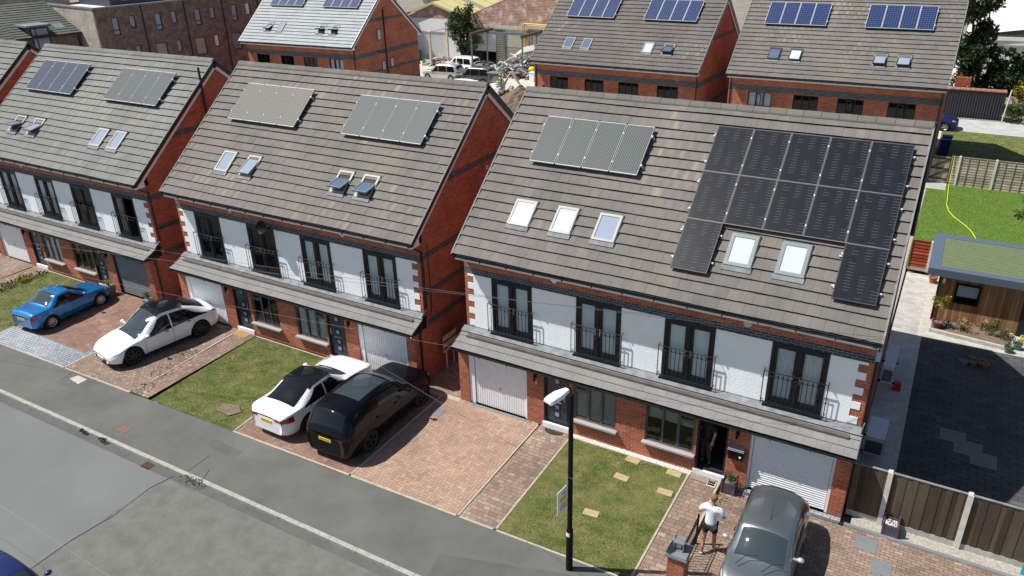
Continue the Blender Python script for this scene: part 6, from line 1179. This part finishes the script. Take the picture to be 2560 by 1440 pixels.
m = MB(); m.box(.1, 3.5, 3, 3.1, 0, 3.5); m.build('dark_interior', 'dark_room', t)  # dark sheet paints the shade seen under the raised door
def postrun(name, label, pts, r_, mt, cat):
    m = MB(); m.tube(pts, r_, 6); return tag(m.build(name, mt), label, cat)
t = thing('gantry', 'steel gantry frame with a rusty top beam in front of the warehouse', 'gantry', (-31.65, 53, 0)); 
for x, y, z in ((0, 0, 3.9), (0, -3, 3.9), (5.9, 0, 3.9), (5.9, -3, 3.9)): m = MB(); m.box(x-.06, x+.06, y-.06, y+.06, 0, z); m.build('post', 'steel_blue', t)
m = MB(); m.box(-.1, .12, -3.2, 1.2, 3.9, 4.15); m.build('beam', 'rust', t); m = MB(); m.box(5.8, 6.0, -3.2, 1.2, 3.9, 4.15); m.build('beam', 'rust', t); m = MB(); m.box(.12, 5.8, -.1, .1, 3.72, 3.92); m.build('cross_beam', 'steel_blue', t)
for x, h, lb in ((-39.0, 3.5, 'worn cream post in front of the white workshop, left one'), (-36.7, 4.0, 'worn cream post in front of the white workshop, right one by the ivy')): m = MB(); m.box(x-.11, x+.11, 52.9, 53.1, 0, h); m.box(x-.16, x+.16, 52.85, 53.15, h, h+.12); tag(m.build('post', 'paint_worn'), lb, 'post', 'worn cream posts')
postrun('tie_rod', 'thin rod joining the two worn cream posts', [(-39, 53, 3.5), (-36.7, 53, 4.05)], .03, 'rust', 'rod')
def ivy_tree(name, label, cat, x, y, base, blobs, n, mt, seed, leaf=.22, trunk=.14):
    t = thing(name, label, cat, (x, y, 0)); m = MB(); r = random.Random(seed)
    for b in blobs:
        top = Vector(b[:3]); m.tube([(0, 0, 0), (top.x*.25, top.y*.25, base), (top.x*.7, top.y*.7, top.z*.8), top], [trunk, trunk*.75, trunk*.4, trunk*.12], 6)
    m.build('trunk', 'bark', t); m = MB(); tot = sum(b[3]**2 for b in blobs)
    for b in blobs:
        k = int(n*b[3]**2/tot); sub = [(Vector((r.gauss(0, 1), r.gauss(0, 1), r.gauss(0, .8))).normalized()*b[3]*r.uniform(.3, .95), b[3]*r.uniform(.16, .38)) for _ in range(16)]
        for _ in range(k):
            c_, rr = r.choice(sub); d0 = Vector((r.gauss(0, 1), r.gauss(0, 1), r.gauss(0, 1))).normalized(); p = Vector(b[:3])+c_+d0*rr*r.uniform(.4, 1.1); s = leaf*r.uniform(.55, 1.3); d = (d0+Vector((r.gauss(0, .6), r.gauss(0, .6), r.gauss(.1, .6)))).normalized(); u = d.cross(Vector((r.random(), r.random(), r.random()+.1))).normalized()
            m.face([p, p+u*s*.42+d*s*.45, p+d*s, p-u*s*.42+d*s*.45], 0, min(1, max(0, r.gauss(.42, .25))))
    m.build('crown', mt, t); return t
ivy_tree('ivy_covered_tree', 'bushy green tree growing up between the workshop and the warehouse', 'tree', -35.9, 55.0, 1.2, [(0, 0, 1.6, .8), (-.5, -.2, 3.0, 1.3), (.4, -.3, 4.1, 1.3), (-.8, 0, 4.8, 1.15), (.1, 0, 5.5, 1.0), (1.1, -.4, 3.2, 1.1), (1.8, -.5, 2.5, .75), (-1.4, -.2, 4.0, .8), (.9, 0, 5.9, .5)], 7500, 'leaf', 5, .2)
r = random.Random(12); nm = 0
def heap(name, label, cat, x, y, w, d, h, n, mt, seed, size=(.5, .12), lean=.5):
    m = MB(); r = random.Random(seed)
    for _ in range(n):
        a, b = r.uniform(-1, 1), r.uniform(-1, 1); hh = h*(1-.8*max(abs(a), abs(b)))*r.uniform(.2, 1); L_ = size[0]*r.uniform(.4, 1.4); q = size[1]*r.uniform(.4, 1.2); RM = Matrix.Translation((a*w/2, b*d/2, hh)) @ Matrix.Rotation(r.uniform(0, 3.1), 4, 'Z') @ Matrix.Rotation(r.uniform(-lean, lean), 4, 'Y') @ Matrix.Rotation(r.uniform(0, 1), 4, 'X'); m.box(-L_/2, L_/2, -q, q, -q*.4, q*.4, tint=r.random(), M_=RM)
    o = m.build(name, mt, loc=(x, y, 0)); tag(o, label, cat); o['kind'] = 'stuff'; return o
heap('scrap_heap', 'big heap of scrap metal and bent pipes in the yard', 'scrap heap', -26.8, 51.5, 4.6, 3.4, 2.4, 420, 'scrap_metal', 1, (1.3, .1), .7)
for k in range(7): postrun('bent_pipe', 'long pale pipe curving over the scrap heap, pipe in its bundle', [(-29.2+.15*k, 50.6+.1*k, .3), (-28.3+.1*k, 50.9, 1.4+.05*k), (-26.6, 51.3+.1*k, 2.3+.07*k), (-24.6, 51.6, 2.7+.08*k)], .05, 'concrete_post', 'pipe')['group'] = 'pipes over the scrap heap'
heap('timber_heap', 'heap of planks and junk between the worn posts', 'junk heap', -38.0, 54.0, 4.6, 2.2, 1.0, 200, 'rubble', 2, (.9, .12), .3); heap('rubble_heap', 'heap of stones and junk under the gantry', 'junk heap', -30.2, 52.3, 3.0, 2.0, .8, 160, 'rubble', 3, (.4, .15)); heap('scrap_row', 'grey sheets and bars stacked by the brick wall', 'scrap heap', -33.6, 55.2, 1.8, 1.0, .5, 60, 'scrap_metal', 4, (.6, .1))
m = MB()
for k, (dx, dz, q) in enumerate(((0, .4, .42), (.4, .45, .4), (.1, .95, .36), (.5, .3, .3))): m.ball((dx, 0, dz), (q, .35, q*.8), 10, 6)
tag(m.build('yellow_bags', 'yellow_plastic', loc=(-24.9, 50.2, 0)), 'yellow plastic sacks beside the middle rear house', 'sacks'); m = MB(); m.box(-.25, .25, -.25, .25, 0, .8); m.box(-.28, .28, -.28, .28, .8, .86); tag(m.build('white_tank', 'white_upvc', loc=(-24.3, 49.4, 0)), 'white container beside the yellow sacks', 'container')
m = MB(); m.ball((0, 0, .5), (.4, .35, .35), 10, 6); m.tube([(-1.2, 0, .7), (0, 0, .4)], .06, 6); tag(m.build('green_tarp', 'green_plastic', loc=(-29.3, 51.6, .4)), 'green plastic thing on the junk under the gantry', 'tarpaulin')
t = thing('wheelie_bin', 'dark green bin at the left corner of the workshop', 'bin', (-41.9, 54.6, 0)); m = MB(); m.box(-.3, .3, -.35, .35, .05, 1.05); m.build('body', 'green_plastic', t); m = MB(); m.prism([(-.33, -.38, 1.05), (.33, -.38, 1.05), (.33, .36, 1.12), (-.33, .36, 1.12)], (0, 0, .05)); m.build('lid', 'green_plastic', t)
# small digger arm, soil heap, bushes in front of the yard
t = thing('mini_digger', 'small digger with its folded arm and bucket beside the soil heap', 'digger', (-22.9, 41.6, 0)); m = MB(); m.box(-1.7, -.3, -.6, .6, .35, .9); m.box(-1.5, -.6, -.5, .5, .9, 1.1); m.build('body', 'white_upvc', t)
for y in (-.55, .55): m = MB(); m.box(-1.8, -.2, y-.15, y+.15, 0, .34); m.build('track', 'tyre', t)
m = MB(); m.tube([(-.3, 0, .7), (.15, .0, 1.5), (.7, 0, 2.3)], [.12, .11, .08], 6); m.build('boom', 'digger', t); m = MB(); m.tube([(.68, 0, 2.32), (1.2, 0, 1.7), (1.65, 0, 1.15)], [.09, .1, .07], 6); m.build('dipper_arm', 'digger', t); m = MB(); m.prism([(1.55, -.3, 1.2), (1.95, -.3, .95), (1.85, -.3, .6), (1.3, -.3, .45), (1.15, -.3, .75)], (0, .6, 0)); m.build('bucket', 'bucket', t)
m = MB(); m.tube([(-1.4, -.4, .9), (-1.4, -.4, 2.1)], .04, 6); m.tube([(-.6, .4, .9), (-.6, .4, 2.1)], .04, 6); m.box(-1.6, -.4, -.5, .5, 2.1, 2.16); m.build('canopy', 'slate_grey', t)
m = MB(); r = random.Random(6); N_ = 22; gr = [[None]*(N_+1) for _ in range(N_+1)]
for i in range(N_+1):
    for j in range(N_+1):
        a, b = i/N_*2-1, j/N_*2-1; q = max(0, 1-math.hypot(a, b)); gr[i][j] = (a*2.3, b*4.2, 1.55*q**.8+r.uniform(-.09, .09)*(q > .02)-.03)
for i in range(N_):
    for j in range(N_): m.face([gr[i][j], gr[i+1][j], gr[i+1][j+1], gr[i][j+1]])
o = stuff(m.build('soil_heap', 'soil', loc=(-20.3, 39.6, 0)), 'brown heap of dug soil behind the roofs', 'soil heap')
shrub('bush', 'green bush in front of the soil heap', 'bush', -21.9, 39.9, 1.3, .8, 900, 'leaf', 45, .14)
t = thing('white_trailer', 'white trailer top just showing above the middle roof ridge', 'trailer', (-28.9, 44.2, -.35)); m = MB(); m.box(-1.2, 1.2, -.6, .6, .3, .95); m.build('body', 'white_upvc', t); m = MB(); m.ball((0, 0, .95), (1.3, .68, .14), 14, 6); m.build('cover', 'white_upvc', t)
for s in (-1, 1): m = MB(); m.lathe([(0, -.08), (.26, -.08), (.26, .08), (0, .08)], (0, s*.68, .26), 12, 'y'); m.build('wheel', 'tyre', t)
# ---------------------------------------------------------------- right hand background
t = thing('corrugated_fence', 'dark corrugated fence with a red tiled coping beyond the lane', 'fence', (8.0, 49.3, 0)); m = MB(); n = 42
for i in range(n):
    x0, x1 = i*7.5/n, (i+1)*7.5/n; m.face([(x0, 0, 0), ((x0+x1)/2, -.06, 0), ((x0+x1)/2, -.06, 2.05), (x0, 0, 2.05)]); m.face([((x0+x1)/2, -.06, 0), (x1, 0, 0), (x1, 0, 2.05), ((x0+x1)/2, -.06, 2.05)])
m.build('sheet', 'corrugated_dark', t); m = MB()
for i in range(22): m.box(i*7.5/22+.01, (i+1)*7.5/22-.01, -.1, .75, 2.06, 2.12+.01*(i % 2))
m.build('coping', 'coping_red', t); m = MB(); m.tube([(7.6, -.1, 0), (7.75, -.1, 2.3)], .06, 6); m.build('end_post', 'concrete_post', t)
m = MB(); r = random.Random(2)
for i in range(8): m.box(i*.13, i*.13+.12, 0, .5, 0, .6+.04*(i % 2), tint=.5)
tag(m.build('orange_crate', 'terracotta', loc=(12.0, 50.6, 2.1)), 'stack of orange-red slats behind the corrugated fence', 'crate')
t = thing('street_barrier', 'dark blue plastic barrier at the end of the lane', 'barrier', (15.1, 49.95, 0), math.atan2(-1.05, 1.75)); m = MB(); m.box(0, 2.0, -.03, .03, .85, 1.0); m.box(0, 2.0, -.03, .03, .1, .2)
for i in range(11): m.box(i*.19+.02, i*.19+.07, -.02, .02, .2, .85)
m.build('panel', 'barrier_blue', t); 
for x in (.2, 1.7): m = MB(); m.box(x, x+.1, -.3, .3, 0, .06); m.build('foot', 'yellow_plastic', t)
shrub('bush', 'green bush in front of the blue barrier', 'bush', 16.1, 48.9, 1.1, .7, 800, 'leaf', 46, .14); shrub('bush', 'bright yellow-green bush behind the blue barrier', 'bush', 16.7, 52.2, 2.2, .9, 900, 'leaf_yellow', 47, .16)
m = MB(); m.box(0, .16, 0, .16, 0, 3.2, tint=.3); tag(m.build('timber_post', 'timber_brown', loc=(16.95, 48.3, 0)), 'tall brown timber post at the right edge by the barrier', 'post')
ivy_tree('garden_tree', 'large dark tree standing behind the corrugated fence', 'tree', 13.6, 53.0, 1.5, [(-1.6, 0, 7.2, 1.5), (-.4, .6, 5.4, 1.5), (-1.2, -.4, 4.2, 1.7), (1.6, 0, 3.2, 1.4), (-.3, 0, 2.4, 1.5), (-2.0, .4, 8.8, 1.1), (-.4, .5, 7.8, .9), (1.0, -.3, 2.0, 1.2), (.7, 0, 4.3, .8)], 12000, 'leaf_dark', 6, .26, .22)
ivy_tree('garden_tree', 'leafy tree at the right edge in front of the white building', 'tree', 17.2, 52.6, 1.5, [(-.2, 0, 3.0, 1.2), (-1.0, 0, 3.9, .8), (.8, .3, 2.2, 1.3), (-1.4, 0, 2.0, 1.0)], 4800, 'leaf_dark', 7, .26, .18)
ivy_tree('garden_tree', 'dark tree showing between the two right rear roofs', 'tree', 1.5, 52.5, 1.5, [(0, 0, 8.6, 1.8), (.8, 0, 7.2, 1.6), (-1.2, .5, 7.6, 1.4)], 3800, 'leaf_dark', 8, .26, .2)
ivy_tree('apple_tree', 'small leafy tree at the right edge above the garden room', 'tree', 17.0, 22.6, 1.0, [(-.55, 0, 2.3, .5), (-.2, .3, 1.5, .6), (.3, 0, 2.0, .8), (-.9, -.2, 1.55, .3)], 1600, 'leaf', 9, .12, .06)
ivy_tree('apple_tree', 'small tree at the right edge of the rough grass', 'tree', 17.6, 33.2, 1.0, [(-.6, 0, 2.6, .6), (-.2, .3, 1.6, .8), (.3, 0, 2.2, .9)], 1500, 'leaf', 10, .14, .07)
t = thing('white_building', 'large building with a pale roof beyond the trees at the upper right', 'building', (12.2, 62, 0)); m = MB(); m.box(0, 7.2, 0, 38, 0, 4.4); m.build('wall', 'white_roof', t); m = MB()
for i in range(26): y0, y1 = -.3+i*1.5, -.3+(i+1)*1.5; m.face([(-.3, y0, 4.4), (7.5, y0, 5.6), (7.5, y1, 5.58), (-.3, y1, 4.38)])
m.box(-.3, 7.5, -.3, -.2, 4.1, 4.39); m.build('roof', 'white_roof', t); m = MB(); m.box(7.2, 7.9, -.3, 38, 5.3, 5.9); m.build('parapet', 'mint', t); m = MB(); [m.box(4.3, 6.6, 12+i*.8, 12.25+i*.8, 5.1+.15*2.3, 5.15+.36) for i in range(9)]; m.build('roof_vents', 'slate_grey', t)
t = thing('white_shed', 'pale building showing between the two right rear roofs', 'building', (-3.5, 62, 0)); m = MB(); m.box(0, 9, 0, 20, 0, 6.2); m.build('wall', 'white_roof', t); m = MB(); m.box(-.2, 9.2, -.2, 20, 6.2, 6.4); m.build('roof', 'white_roof', t)
t = thing('brick_store', 'grey brick block behind the pale rear roof near the top edge', 'building', (-52, 70, 0)); m = MB(); m.box(0, 14, 0, 10, 0, 5.2); m.build('wall', 'brick_pale', t); m = MB(); m.box(-.2, 14.2, -.2, 10, 5.2, 5.4); m.build('roof', 'grey_sheet', t)
# turquoise sign at the bottom right
t = thing('estate_sign', 'turquoise sign board at the foot of the board fence, cut by the right edge', 'sign board', (16.05, -.72, 0)); m = MB(); m.box(-.02, .5, -.03, 0, .12, .5); m.build('board', 'blue_sign', t); m = MB(); [m.box(.1+.09*i, .16+.09*i, -.034, -.031, .3, .4) for i in range(3)]; m.build('lettering', 'white_paint', t); m = MB(); m.box(.2, .25, 0, .04, 0, .5); m.build('post', 'timber_dark', t)
